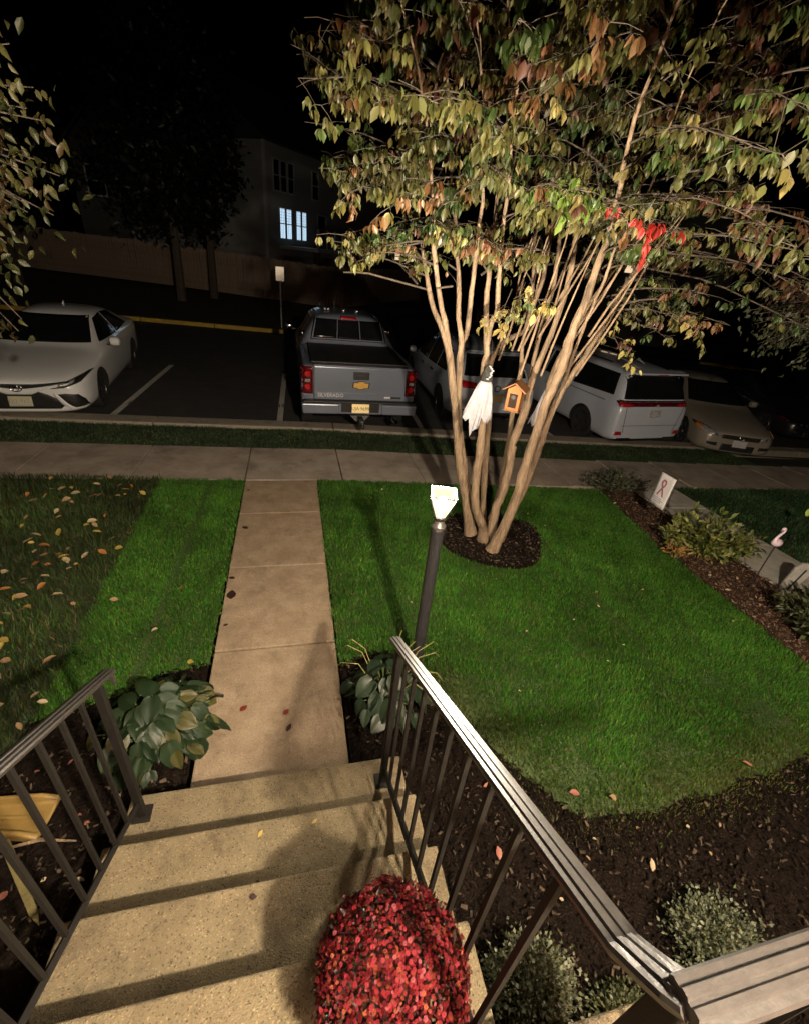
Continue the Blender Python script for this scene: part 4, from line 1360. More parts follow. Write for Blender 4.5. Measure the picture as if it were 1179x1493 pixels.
CAMP = np.array([0, 0, CAM_Z])


def leaf_parts(tree, P, D, Nn, L, Wr, C, palette, cnt=300, name='leaf'):
    """the leaves that show largest become single parts; returns a mask of the rest"""
    V = P - CAMP
    zc = V @ np.array([-az.x, -az.y, -az.z])
    xc = V @ np.array(ax)
    yc = V @ np.array(ay)
    px, py = 589.5 + 657 * xc / zc, 746.5 - 657 * yc / zc
    vis = (px > 0) & (px < 1179) & (py > 0) & (py < 1493) & (zc > .2)
    size = np.where(vis, L / zc, 0)
    pick = np.argsort(-size)[:cnt]
    pick = pick[size[pick] > 0]
    meshes = [leaf_obj_mesh(c) for c in palette]
    Dn, S, N2 = frames(D, Nn)
    pal = np.array(palette)
    for i in pick:
        k = int(np.argmin(((pal - C[i]) ** 2).sum(1)))
        o = bpy.data.objects.new(name, meshes[k])
        col.objects.link(o)
        o.parent = tree
        l = L[i]
        q = l * random.uniform(.4, 3.6)
        m = Matrix(((Dn[i][0] * l, S[i][0] * l * Wr[i], N2[i][0] * q, P[i][0]), (Dn[i][1] * l, S[i][1] * l * Wr[i], N2[i][1] * q, P[i][1]), (Dn[i][2] * l, S[i][2] * l * Wr[i], N2[i][2] * q, P[i][2]), (0, 0, 0, 1)))
        o.matrix_local = m
    keep = np.ones(len(P), bool)
    keep[pick] = False
    return keep


# ------------------------------------------------------------------ the many-stemmed tree
STEMS = [
 [(1.99, 4.15, 0.02, 0.066), (1.8, 4.2, 0.66, 0.057), (1.71, 4.25, 1.0, 0.052), (1.6, 4.3, 1.49, 0.046), (1.48, 4.35, 2.0, 0.04), (1.36, 4.4, 2.26, 0.029), (1.27, 4.45, 2.43, 0.026), (1.19, 4.55, 2.74, 0.025), (1.14, 4.65, 3.02, 0.018)],
 [(1.48, 4.35, 2.0, 0.03), (1.42, 4.35, 2.22, 0.029), (1.31, 4.3, 2.45, 0.025), (1.21, 4.25, 2.73, 0.024), (1.13, 4.2, 3.05, 0.017)],
 [(2.06, 4.25, -.05, 0.049), (1.89, 4.3, 0.61, 0.043), (1.7, 4.35, 1.27, 0.04), (1.61, 4.35, 1.83, 0.038), (1.59, 4.35, 2.1, 0.033), (1.53, 4.35, 2.31, 0.026), (1.51, 4.4, 2.51, 0.025), (1.47, 4.45, 2.81, 0.022), (1.4, 4.55, 3.19, 0.018)],
 [(1.59, 4.35, 2.1, 0.027), (1.63, 4.35, 2.19, 0.026), (1.58, 4.25, 2.47, 0.025), (1.53, 4.15, 2.75, 0.023), (1.46, 4.0, 3.08, 0.016)],
 [(2.12, 4.05, -.05, 0.062), (2.07, 4.05, 0.17, 0.059), (1.93, 4.05, 0.45, 0.053), (1.87, 4.05, 0.83, 0.051), (1.86, 4.05, 1.09, 0.05), (1.82, 4.05, 1.4, 0.045), (1.77, 4.1, 1.89, 0.039), (1.77, 4.15, 2.12, 0.035), (1.71, 4.2, 2.49, 0.025), (1.69, 4.2, 2.71, 0.024), (1.7, 4.25, 2.91, 0.021), (1.71, 4.35, 3.22, 0.017)],
 [(1.77, 4.15, 2.12, 0.026), (1.76, 4.1, 2.33, 0.025), (1.75, 4.05, 2.51, 0.024), (1.63, 3.9, 2.88, 0.019), (1.55, 3.75, 3.21, 0.015)],
 [(2.27, 4.45, -.05, 0.047), (2.19, 4.5, 0.51, 0.041), (2.17, 4.55, 0.88, 0.04), (2.13, 4.6, 1.35, 0.035), (2.04, 4.6, 1.82, 0.033), (2.08, 4.6, 1.99, 0.032), (2.19, 4.65, 2.11, 0.032), (2.37, 4.65, 2.21, 0.032), (2.4, 4.65, 2.3, 0.029), (2.44, 4.7, 2.49, 0.028), (2.5, 4.75, 2.71, 0.024), (2.53, 4.85, 3.11, 0.021)],
 [(2.25, 4.1, -.05, 0.062), (2.22, 4.1, 0.11, 0.06), (2.21, 4.1, 0.42, 0.055), (2.26, 4.1, 0.61, 0.054), (2.27, 4.15, 1.05, 0.052), (2.26, 4.15, 1.18, 0.051), (2.34, 4.2, 1.47, 0.047), (2.33, 4.2, 1.73, 0.042), (2.35, 4.2, 1.9, 0.038), (2.41, 4.2, 2.15, 0.033), (2.45, 4.2, 2.45, 0.029), (2.5, 4.25, 2.75, 0.029), (2.47, 4.25, 2.99, 0.025), (2.47, 4.35, 3.35, 0.018)],
 [(2.33, 4.2, 1.73, 0.031), (2.39, 4.35, 2.16, 0.027), (2.46, 4.45, 2.52, 0.024), (2.5, 4.5, 2.66, 0.023), (2.49, 4.55, 2.97, 0.023), (2.49, 4.65, 3.32, 0.016)],
 [(2.35, 4.45, -0.05, 0.039), (2.38, 4.45, 0.15, 0.038), (2.39, 4.45, 0.66, 0.037), (2.34, 4.45, 1.38, 0.034), (2.36, 4.5, 1.84, 0.029), (2.33, 4.55, 2.11, 0.021), (2.37, 4.65, 2.56, 0.021), (2.33, 4.75, 3.03, 0.017)],
 [(2.14, 3.85, -.06, 0.068), (2.18, 3.85, 0.11, 0.066), (2.27, 3.85, 0.5, 0.063), (2.29, 3.85, 0.83, 0.058), (2.31, 3.85, 1.17, 0.056), (2.33, 3.85, 1.44, 0.054), (2.35, 3.85, 1.73, 0.049), (2.41, 3.85, 1.95, 0.048), (2.42, 3.85, 2.18, 0.047), (2.43, 3.85, 2.4, 0.042), (2.48, 3.85, 2.62, 0.038), (2.49, 3.85, 2.87, 0.034), (2.49, 3.8, 3.11, 0.03), (2.41, 3.7, 3.39, 0.023), (2.28, 3.55, 3.63, 0.016)],
 [(2.33, 4.05, -.05, 0.046), (2.4, 4.05, 0.38, 0.043), (2.48, 4.05, 0.67, 0.042), (2.52, 4.05, 1.09, 0.04), (2.53, 4.05, 1.22, 0.04), (2.56, 4.05, 1.56, 0.035), (2.62, 4.05, 1.78, 0.034), (2.74, 4.1, 1.97, 0.034), (2.85, 4.15, 2.15, 0.034), (3.03, 4.25, 2.41, 0.03), (3.17, 4.35, 2.69, 0.03), (3.35, 4.45, 2.92, 0.027), (3.51, 4.55, 3.14, 0.024), (3.67, 4.65, 3.51, 0.02)],
 [(2.55, 4.1, 1.5, .03), (2.58, 4.25, 1.66, 0.029), (2.64, 4.3, 2.01, 0.028), (2.77, 4.35, 2.3, 0.024), (2.93, 4.45, 2.56, 0.024), (3.15, 4.55, 2.88, 0.021), (3.31, 4.65, 3.24, 0.017)],
 [(2.56, 4.05, 1.62, .021), (2.6, 4.05, 1.83, 0.02), (2.58, 3.95, 2.23, 0.016), (2.55, 3.85, 2.54, 0.015), (2.53, 3.75, 2.76, 0.014), (2.48, 3.65, 3.05, 0.011)]]
tree = thing('tree', 'many-stemmed tree with olive and bronze autumn leaves growing from a mulch circle', 'tree', (0, 0, 0))
random.seed(5)
CC = Vector((2.3, 3.7, 0))


def smooth_path(pts, k=3):
    """Catmull-Rom through (x,y,z,r) points"""
    P = [np.array(p, float) for p in pts]
    out = []
    for i in range(len(P) - 1):
        a, b, c, d = P[max(i - 1, 0)], P[i], P[i + 1], P[min(i + 2, len(P) - 1)]
        for j in range(k):
            t = j / k
            out.append(.5 * (2 * b + (c - a) * t + (2 * a - 5 * b + 4 * c - d) * t * t + (3 * b - a - 3 * c + d) * t ** 3))
    out.append(P[-1])
    return out


branch_src = []
for st_ in STEMS:
    pts = list(st_)
    a, b = Vector(pts[-2][:3]), Vector(pts[-1][:3])
    d = (b - a).normalized()
    p, r = b, pts[-1][3]
    outw = Vector((p.x - CC.x, p.y - CC.y - .2, 0))
    for k in range(5):
        d = (d + Vector((0, 0, .25)) + outw * .16 + Vector((random.uniform(-.15, .15), random.uniform(-.25, .12), 0))).normalized()
        p = p + d * .33
        r *= .8
        pts.append((p.x, p.y, p.z, max(r, .004)))
    sp = smooth_path(pts, 3)
    for q in sp[2:-2]:
        q[:2] += np.random.default_rng(int(q[2] * 997)).normal(0, .004, 2)
    MB().tube([q[:3] for q in sp], [max(q[3] * .88 * (1 + .07 * math.sin(i * 2.1) + .05 * math.sin(i * 5.3)) * (1 + .45 * max(0, 1 - abs(q[2]) / .16) * (st_[0][2] < .2)), .003) for i, q in enumerate(sp)], 9).build('trunk', m_bark, tree, smooth=True)
    branch_src += [(Vector(q[:3]), q[3]) for q in sp if q[2] > 2.35]

PAL = [(.085, .09, .026), (.13, .125, .036), (.05, .085, .02), (.20, .17, .055), (.11, .055, .025), (.075, .03, .018), (.15, .08, .03), (.075, .115, .024), (.30, .26, .08), (.24, .05, .03), (.27, .022, .016)]
tw = MB()
LP, LD, LN, LL, LW, LC = [], [], [], [], [], []


def add_leaf(p, d, c, l=None):
    LP.append(p)
    LD.append(d)
    LN.append((random.uniform(-.9, .9) + d[0], -1 + random.uniform(-.7, .9), random.uniform(-.1, .9)))
    LL.append(l or random.choice((random.uniform(.045, .075), random.uniform(.06, .095))))
    LW.append(random.uniform(.6, 1.2))
    j = random.uniform(.75, 1.25)
    LC.append((c[0] * j * random.uniform(.9, 1.15), c[1] * j, c[2] * j))


def zmin(x):
    return 2.74 + .10 * math.sin(x * 9) + (.24 if 1.95 < x < 3.0 else 0) + (0 if x < 2.7 else -.28 * min(1, (x - 2.7) / .5))


def pick_col(x, z):
    u = random.random()
    warm = .13 + .26 * max(0, min(1, (x - 2.3) / 1.3)) + .0 * max(0, min(1, (z - 3.2)))
    if u < warm:
        return PAL[random.choice((4, 4, 5, 6, 6))]
    if u < warm + .10:
        return PAL[3] if x < 3 else PAL[1]
    if u < warm + .13:
        return PAL[7]
    return PAL[random.choice((0, 0, 1, 1, 2))]


def branch(p0, d0, ln, r0, colr=None, force=False, nl=1.):
    n = 7
    pts = []
    p = Vector(p0)
    d = Vector(d0).normalized()
    for k in range(n + 1):
        pts.append(p.copy())
        d = (d + Vector((random.uniform(-.12, .12), random.uniform(-.12, .12), random.uniform(-.12, .10) - .05))).normalized()
        p = p + d * (ln / n)
    pts_in = [q for q in pts if (q.z > zmin(q.x) - .12 and q.x > .05) or force]
    if len(pts_in) < 3:
        return
    tw.tube(pts_in if not force else pts, [r0 * (1 - .75 * k / n) for k in range(len(pts_in) if not force else n + 1)], 5)
    base_c = colr or pick_col(pts[-1].x, pts[-1].z)
    lum = 1. if colr else random.choice((.36, .52, .7, .85, 1., 1.2))
    for k in range(2, n + 1):
        q = pts[k]
        for m_ in range(2):
            if random.random() > .8 * nl + .2:
                continue
            sub = Vector((random.uniform(-1, 1), random.uniform(-1, .8), random.uniform(-.35, .35))).normalized()
            sl = random.uniform(.07, .26)
            e = q + sub * sl + Vector((0, 0, -.03))
            if (e.z < zmin(e.x) or e.x < .05) and not force:
                continue
            tw.tube([q, (q + e) / 2 + Vector((0, 0, .01)), e], [.0028, .002, .0015], 3, cap=False)
            cc = base_c if random.random() < .72 else pick_col(e.x, e.z)
            for j in range(random.randint(6, 9)):
                f = random.uniform(.3, 1.05)
                lp_ = q + (e - q) * f
                if lp_.z < zmin(lp_.x) and not force:
                    continue
                out = Vector((random.uniform(-.55, .55), random.uniform(-.6, .5), random.uniform(-1.6, -.55)))
                add_leaf(tuple(lp_ + out.normalized() * .015), tuple(out), tuple(v * lum for v in cc))


for (p, r) in branch_src:
    nb_ = (1 if random.random() < .5 else 0) if p.z < 3.0 else (1 if random.random() < .80 else 0)
    for _ in range(nb_):
        a = random.uniform(0, 2 * math.pi)
        d = Vector((math.cos(a) * .9, math.sin(a) - .35, random.uniform(.15, .95)))
        d += Vector((p.x - 2.1, (p.y - 4.2) * .5, 0)) * .45
        ln = random.uniform(.4, 1.0) * (1.15 if p.z > 3 else .8)
        branch(p, d, ln, max(.004, min(.010, r * .5)))
# reaching boughs that give the crown its outline
for (p, d, ln) in [((1.15, 4.5, 2.95), (-1, -.3, .2), .75), ((1.1, 4.4, 3.2), (-1, -.5, .35), .8), ((1.2, 4.3, 3.6), (-1, -.6, .4), .85), ((1.1, 4.4, 4.0), (-1, -.6, .3), .95), ((1.15, 4.3, 2.9), (-.9, -.1, .05), .6),
                   ((1.2, 4.3, 3.4), (-1., -.2, .15), .8), ((1.6, 4.2, 3.3), (-.6, -1, .15), 1.4), ((1.9, 4.0, 3.2), (-.1, -1, .2), 1.4), ((2.4, 3.8, 3.3), (.2, -1, .2), 1.5), ((2.6, 3.9, 3.1), (.4, -1, .2), 1.5),
                   ((3.2, 4.3, 3.0), (.8, -.8, .15), 1.6), ((3.4, 4.4, 2.9), (1, -.5, .05), 1.7), ((3.5, 4.5, 3.1), (1, -.2, .1), 1.6), ((3.1, 4.3, 2.6), (1, -.3, -.02), 1.2), ((3.0, 4.2, 2.4), (1, -.25, .08), 1.1),
                   ((3.2, 4.4, 2.8), (1, .1, -.02), 1.2), ((3.6, 4.6, 3.5), (1, -.4, .2), 1.5), ((3.3, 4.2, 3.4), (.6, -1, .2), 1.7), ((2.9, 4.0, 3.5), (.4, -1, .25), 1.8), ((2.3, 3.6, 3.6), (.1, -1, .1), 1.5), ((1.5, 3.9, 3.6), (-.4, -1, .1), 1.5),
                   ((3.4, 4.2, 3.8), (.9, -.9, .1), 1.8), ((2.7, 3.6, 3.9), (.6, -1, .05), 1.7), ((3.9, 4.5, 3.4), (.9, -.6, .0), 1.5), ((3.8, 4.4, 3.0), (1., -.6, .1), 1.3)]:
    for _ in range(1 if p[0] > 1.7 else 2):
        branch(p, Vector(d) + Vector((random.uniform(-.15, .15), random.uniform(-.2, .2), random.uniform(-.1, .1))), ln, .009)
# low sprigs hanging below the crown, a bright green cluster and a red one
for (p, d, ln, c, nl) in [((1.84, 4.0, 2.62), (-.35, -.4, -.5), .36, PAL[3], .35), ((1.95, 4.0, 2.68), (-.3, -.5, -.35), .3, PAL[8], .3), ((1.9, 3.9, 2.75), (.3, -.5, -.4), .3, PAL[8], .3),
                          ((3.0, 4.2, 2.35), (.35, -.3, -.25), .34, PAL[8], .3), ((3.2, 4.2, 2.5), (.6, -.3, -.2), .45, PAL[1], .5), ((3.5, 4.2, 2.62), (.6, -.2, -.1), .5, PAL[1], .6), ((3.3, 4.0, 2.6), (.5, -.4, -.15), .45, PAL[3], .5),
                          ((1.62, 3.3, 3.30), (-.1, -.8, .05), .45, (.10, .16, .025), 1.), ((1.5, 3.2, 3.25), (.2, -.6, 0), .4, (.09, .15, .025), 1.), ((2.08, 3.2, 3.22), (.55, -.35, -.05), .30, PAL[10], .55), ((2.5, 2.9, 3.75), (.1, -.6, .0), .4, PAL[7], .7)]:
    branch(p, d, ln, .005, c, True, nl)
LP, LD, LN, LL, LW, LC = (np.array(a, float) for a in (LP, LD, LN, LL, LW, LC))
ok = (LP[:, 1] > 1.75) & (LP[:, 2] < 5.6) & (LP[:, 0] > .12 + .12 * np.sin(LP[:, 2] * 7))
LP, LD, LN, LL, LW, LC = LP[ok], LD[ok], LN[ok], LL[ok], LW[ok], LC[ok]
print('tree leaves', len(LP))
for k in range(16):
    x0, y0, z0 = random.uniform(1.9, 2.75), random.uniform(3.85, 4.45), random.uniform(1.9, 2.5)
    dx = (x0 - 2.1) * .9 + random.uniform(-.15, .25)
    dz = random.uniform(1.0, 1.5)
    wp = [(x0 + dx * f + random.uniform(-.03, .03), y0 + random.uniform(-.05, .05) * f - .2 * f, z0 + dz * f) for f in (0, .25, .5, .75, 1)]
    MB().tube(wp, [.011, .010, .008, .006, .004], 6).build('branch', m_bark, tree, smooth=True)
o = tw.build('twigs', M('twig_bark', (.05, .038, .028), .9, c2=(.09, .07, .05), sc1=14), tree)
o['kind'] = 'stuff'
keep = leaf_parts(tree, LP, LD, LN, LL, LW, LC, PAL)
o = put('foliage', leaves_mesh('foliage', LP[keep], LD[keep], LN[keep], LL[keep], LW[keep], LC[keep], m_leaf), tree)
o['kind'] = 'stuff'


def side_tree(name, label, base, trunk, cen, rad, n, pal, seed, size=(.07, .11), parts=300, hang=1., lowpal=None, drop=.0):
    r_ = np.random.default_rng(seed)
    t = thing(name, label, 'tree', (0, 0, 0))
    sp = smooth_path(trunk, 4)
    MB().tube([q[:3] for q in sp], [q[3] for q in sp], 9).build('trunk', m_bark_dark, t, smooth=True)
    top = Vector(sp[-1][:3])
    cen_, rad_ = np.array(cen), np.array(rad)
    nb_ = max(20, n // 26)
    b = MB()
    P, D, C = [], [], []
    for k in range(nb_):
        v = r_.normal(size=3)
        v /= np.linalg.norm(v)
        e = cen_ + v * rad_ * r_.uniform(.35, 1.) ** .5
        e[2] -= drop * r_.random()
        s0 = np.array(top) + (cen_ - np.array(top)) * r_.uniform(0, .7)
        mid = (s0 + e) / 2 + np.array([0, 0, .12])
        b.tube([tuple(s0), tuple(mid), tuple(e)], [.014, .008, .003], 4, cap=False)
        c0 = pal[r_.integers(len(pal))]
        if lowpal and e[2] < cen_[2] - .15 * rad_[2]:
            c0 = lowpal[r_.integers(len(lowpal))]
        for j in range(26):
            f = r_.uniform(.45, 1.08)
            q = (mid + (e - mid) * (f - .5) * 2 if f > .5 else s0 + (mid - s0) * f * 2) + r_.normal(0, .085, 3)
            P.append(q)
            D.append(np.array([r_.uniform(-.8, .8), r_.uniform(-.8, .6), r_.uniform(-1.4, -.1) * hang]))
            C.append(np.array(c0) * r_.uniform(.65, 1.3))
    P, D, C = np.array(P), np.array(D), np.array(C)
    N_ = np.stack([r_.uniform(-.8, .8, len(P)), -1 + r_.uniform(-.6, .9, len(P)), r_.uniform(-.1, 1, len(P))], 1)
    L_ = r_.uniform(*size, len(P))
    W_ = r_.uniform(.75, 1.1, len(P))
    b.build('twigs', m_bark_dark, t)['kind'] = 'stuff'
    k = leaf_parts(t, P, D, N_, L_, W_, C, pal + (lowpal or []), parts) if parts else np.ones(len(P), bool)
    put('foliage', leaves_mesh('foliage', P[k], D[k], N_[k], L_[k], W_[k], C[k], m_leaf), t)['kind'] = 'stuff'
    return t


side_tree('tree', 'leafy tree with narrow olive leaves hanging into the left edge', None, [(-3.5, 4.3, 0, .09), (-3.45, 4.3, 1.2, .075), (-3.2, 4.2, 2.4, .055), (-2.9, 4.15, 3.1, .03)],
          (-2.55, 4.05, 3.15), (1.12, 1.0, 1.4), 5000, [(.07, .067, .02), (.05, .052, .016), (.10, .09, .03), (.035, .04, .013), (.06, .04, .017)], 3, size=(.055, .10))
side_tree('tree', 'tree at the right edge with grey-green lower leaves over the black car', None, [(8.6, 4.4, -.4, .08), (8.5, 4.5, 1.0, .065), (8.1, 4.7, 2.0, .045), (7.5, 4.9, 2.7, .025)],
          (6.95, 5.0, 2.72), (1.15, .9, .80), 4600, [(.05, .03, .02), (.07, .04, .025), (.04, .035, .02)], 4, size=(.055, .09), lowpal=[(.10, .115, .06), (.13, .14, .08), (.08, .09, .045)])


# dark trees in the distance
def far_tree(label, x, y, z, h, r, n, seed, cat='tree'):
    r_ = np.random.default_rng(seed)
    t = thing('tree', label, 'tree', (x, y, z))
    MB().tube([(0, 0, 0), (.05, 0, h * .3), (.0, .05, h * .7)], [.2, .16, .06], 8).build('trunk', m_bark_dark, t, smooth=True)
    cl = r_.normal(size=(40, 3))
    cl = cl / np.linalg.norm(cl, axis=1, keepdims=True) * r_.uniform(.3, 1, (40, 1)) * np.array([r, r, h * .36]) + np.array([0, 0, h * .62])
    k = r_.integers(0, 40, n)
    P = cl[k] + r_.normal(0, r * .2, (n, 3))
    D = r_.normal(size=(n, 3)) + np.array([0, 0, -.5])
    N_ = r_.normal(size=(n, 3))
    C = np.array([.012, .015, .007])[None] * r_.uniform(.5, 1.5, (n, 1))
    o = put('crown', leaves_mesh('crown', P, D, N_, r_.uniform(.16, .34, n), np.full(n, 1.3), C, m_leaf, SM_T, SM_F), t)
    return t


far_tree('dark bushy tree with a slim trunk standing before the board fence', -4.7, 23.6, -.1, 8.5, 2.1, 6000, 21)
far_tree('dark tree close to the left corner of the lit house', -3.6, 25.5, -.1, 8.0, 1.45, 4500, 22)
far_tree('tall dark tree between the gabled house and the lit house', -5.2, 30.0, .2, 12, 2.6, 5000, 23)
far_tree('dark tree behind the road to the right of the fence end', 12.2, 31, -.8, 10, 2.6, 5000, 24)
far_tree('dark tree in front of the far right house, left of its lit window', 15.4, 25.5, -1.0, 8, 2.1, 4500, 25)
far_tree('dark tree at far right beyond the lattice', 31, 26.0, -1.8, 9, 3.0, 4500, 26)
far_tree('large dark tree beyond the lot at the left edge', -11.0, 24.0, .1, 9, 2.6, 5000, 27)

# ------------------------------------------------------------------ things hanging in the tree


def ghost(label, loc, top_r, bot_r, ln, seed, tailx=0.):
    r_ = np.random.default_rng(seed)
    g = thing('ghost_decoration', label, 'halloween ghost', loc, 0, 'cloth ghosts hung in the tree')
    na, nr = 36, 14
    rag = ln * (.62 + .18 * r_.random(na)) + ln * .26 * np.array([math.exp(-((((k / na * 2 * math.pi - 4.4 - tailx + math.pi) % (2 * math.pi)) - math.pi) / .45) ** 2) for k in range(na)])
    rag += ln * .10 * np.where(np.arange(na) % 3 == 0, 1, -.4)
    vs, fs = [], []
    for i in range(nr):
        f = i / (nr - 1)
        for k in range(na):
            a = 2 * math.pi * k / na
            rr = top_r + (bot_r - top_r) * f ** .8 + .018 * f * math.sin(a * 7 + 2 * f) + .012 * f * math.sin(a * 13)
            vs.append((rr * math.cos(a) * 1.0 - .03 * f * f, rr * math.sin(a) * .55, -rag[k] * f))
    for i in range(nr - 1):
        for k in range(na):
            k2 = (k + 1) % na
            fs.append((i * na + k, i * na + k2, (i + 1) * na + k2, (i + 1) * na + k))
    c = MB().add(vs, fs).build('cloth', m_cloth, g, smooth=True)
    sm = c.modifiers.new('solid', 'SOLIDIFY')
    sm.thickness = .003
    h = MB().lathe([(.02, -.01), (top_r * 1.05, .0), (top_r * 1.1, .02), (top_r * .95, .06), (top_r * .7, .11), (.02, .14)], 16).build('hood', m_blackcloth, g, smooth=True)
    b = MB()
    for k in range(7):
        b.box((r_.uniform(-.4, .5) * top_r, -top_r * 1.2, .03 + .018 * k), (.022, .01, .012), Matrix.Rotation(r_.uniform(-.8, .8), 3, 'Y'))
    b.build('face_marks', m_cloth, h)
    MB().tube([(0, 0, .18), (.04, .1, .30), (.07, .2, .32)], .004, 5).build('string', m_black, g)
    return g


ghost('white ragged cloth ghost with black hood hanging on the left trunks', (1.70, 3.86, 1.87), .05, .135, .47, 1)
ghost('small white cloth ghost half hidden behind the thick right trunk', (2.63, 4.3, 1.72), .045, .11, .5, 2)
bh = thing('birdhouse', 'small orange cedar birdhouse with a gable roof fixed to a trunk', 'birdhouse', (2.04, 3.90, 1.61), R(-38))
MB().add([(-.065, -.075, 0), (.065, -.075, 0), (.065, -.075, .19), (0, -.075, .235), (-.065, -.075, .19), (-.065, .075, 0), (.065, .075, 0), (.065, .075, .19), (0, .075, .235), (-.065, .075, .19)],
         [(0, 1, 2, 3, 4), (9, 8, 7, 6, 5), (0, 5, 6, 1), (1, 6, 7, 2), (0, 4, 9, 5), (2, 7, 8, 3), (3, 8, 9, 4)]).build('box', m_cedar, bh, bevel=.002)
for sg in (-1, 1):
    MB().box((sg * .052, -.01, .222), (.135, .21, .012), Matrix.Rotation(sg * R(34), 3, 'Y')).build('roof_panel', m_cedar_r, bh)
MB().box((0, -.078, .09), (.075, .004, .13)).build('front_recess', m_hole, bh)
MB().lathe([(.001, -.004), (.02, -.004), (.02, .004)], 16).build('entrance_hole', m_black, bh).matrix_local = Matrix.Translation((0, -.083, .125)) @ Matrix.Rotation(R(90), 4, 'X')
MB().box((0, -.0, -.006), (.14, .16, .012)).build('floor_board', m_cedar_r, bh)

# ------------------------------------------------------------------ hostas
a_ = np.linspace(-1, 1, 9)
HT, HF = [], []
prof = [(0, .16), (.08, .46), (.28, .62), (.5, .58), (.72, .40), (.9, .17), (1., .0)]
for i, (x, hw_) in enumerate(prof):
    bend = -.32 * x * x + .10 * x
    for j, s_ in enumerate((-1, -.75, -.5, -.25, 0, .25, .5, .75, 1)):
        HT.append((x - .07 * abs(s_) * (i < 2), s_ * hw_ * .72, bend + .10 * abs(s_) - .06 * s_ * s_ * (i > 2) + .016 * (j % 2) * (0 < i < 6) + .03 * math.sin(3.1 * s_ + x * 7) * abs(s_)))
for i in range(len(prof) - 1):
    for j in range(8):
        HF.append((i * 9 + j, i * 9 + j + 1, (i + 1) * 9 + j + 1, (i + 1) * 9 + j))
HT, HF = np.array(HT), np.array(HF)


def hosta(label, cx_, cy_, rx, ry, n, pal, seed, size=(.15, .23), stalks=0):
    r_ = random.Random(seed)
    t = thing('hosta', label, 'plant', (cx_, cy_, hl(cx_, cy_)))
    ms = [np_mesh('leaf', HT, [HF], m_leaf, np.repeat(np.array([c]), len(HT), 0), smooth=True) for c in pal]
    st_ = MB()
    for k in range(n):
        f = (k + .5) / n
        a = k * 2.39996 + r_.uniform(-.3, .3)
        rr = math.sqrt(f)
        L_ = r_.uniform(*size)
        rad = rr * .92
        x, y = rad * rx * math.cos(a), rad * ry * math.sin(a)
        z = .31 - .20 * rr ** 1.8 + r_.uniform(-.05, .04)
        pitch = R(-4) + R(46) * rr + R(r_.uniform(-20, 22))
        m = Matrix.Translation((x - math.cos(a) * L_ * .3, y - math.sin(a) * L_ * .3, z)) @ Matrix.Rotation(a + r_.uniform(-.9, .9), 4, 'Z') @ Matrix.Rotation(pitch, 4, 'Y') @ Matrix.Rotation(r_.uniform(-.55, .55), 4, 'X') @ Matrix.Diagonal((L_, L_ * r_.uniform(.8, 1.05), L_, 1))
        o = put('leaf', ms[k % len(ms)], t)
        o.matrix_local = m
        st_.tube([(x * .12, y * .12, 0), (x * .5, y * .5, z * .7), tuple(m.translation)], .005, 4, cap=False)
    st_.build('stalks', M('stalk_green', (.10, .14, .05), .6, c2=(.08, .11, .04), sc1=20), t)['kind'] = 'stuff'
    if stalks:
        sb = MB()
        for k in range(stalks):
            a = r_.uniform(0, 6.28)
            q = Vector((.1 * math.cos(a), .1 * math.sin(a), .15))
            e = Vector((rx * 1.0 * math.cos(a), ry * 1.0 * math.sin(a), r_.uniform(.30, .46)))
            sb.tube([q, (q + e) / 2 + Vector((0, 0, .10)), e, e + Vector((.04 * math.cos(a), .04 * math.sin(a), -.05))], [.004, .0035, .003, .002], 4)
        sb.build('flower_stalk', M('dry_stalk', (.30, .26, .09), .7, c2=(.22, .18, .06), sc1=20), t)
    return t


hosta('large dark green hosta with broad smooth leaves left of the walkway', -.87, 2.02, .40, .36, 118, [(.018, .036, .013), (.022, .042, .016), (.015, .030, .011), (.029, .050, .022), (.075, .072, .02)], 2, size=(.095, .16))
hosta('ragged hosta with dry yellow flower stalks at the foot of the lamp post', .60, 2.08, .33, .31, 74, [(.018, .034, .018), (.027, .044, .024), (.02, .032, .016)], 5, size=(.10, .155), stalks=11)

# ------------------------------------------------------------------ potted mums on the steps
mu = thing('potted_mums', 'round pot of dark red chrysanthemums on the step beside the right railing', 'potted flowers', (.235, .41, 4 * RIS - .0))
MB().lathe([(.085, .0), (.09, .01), (.115, .15), (.12, .155), (.12, .175), (.105, .175), (.10, .14)], 24).build('pot', m_pot, mu, smooth=True)
r_ = np.random.default_rng(9)
MC = np.array([0, 0, .29])
MRAD = np.array([.208, .208, .188])
n = 2600
P = norm(r_.normal(size=(n, 3)))
P = P[P[:, 2] > -.72]
P *= r_.uniform(.75, .96, (len(P), 1))
D = norm(P) + r_.normal(0, .5, P.shape)
put('leaves', leaves_mesh('leaves', MC + P * MRAD, D, r_.normal(size=P.shape), r_.uniform(.02, .035, len(P)), np.ones(len(P)), np.array([.03, .016, .01])[None] * r_.uniform(.4, 1.3, (len(P), 1)), m_leaf, SM_T, SM_F), mu)['kind'] = 'stuff'
FLT, FLF = [], []
for ring, (rr, zz, npt) in enumerate(((1., .0, 11), (.72, .22, 9), (.42, .36, 6))):
    for k in range(npt):
        a = 2 * math.pi * k / npt + ring * .3
        b = len(FLT)
        for (u, v, z) in ((.1, 0, zz * .3 + .1), (.6, .15, zz + .05), (.6, -.15, zz + .05), (1., 0, zz + .02)):
            x, y = u * rr, v * rr
            FLT.append((x * math.cos(a) - y * math.sin(a), x * math.sin(a) + y * math.cos(a), z))
        FLF += [(b, b + 2, b + 3), (b, b + 3, b + 1)]
FLT, FLF = np.array(FLT), np.array(FLF)
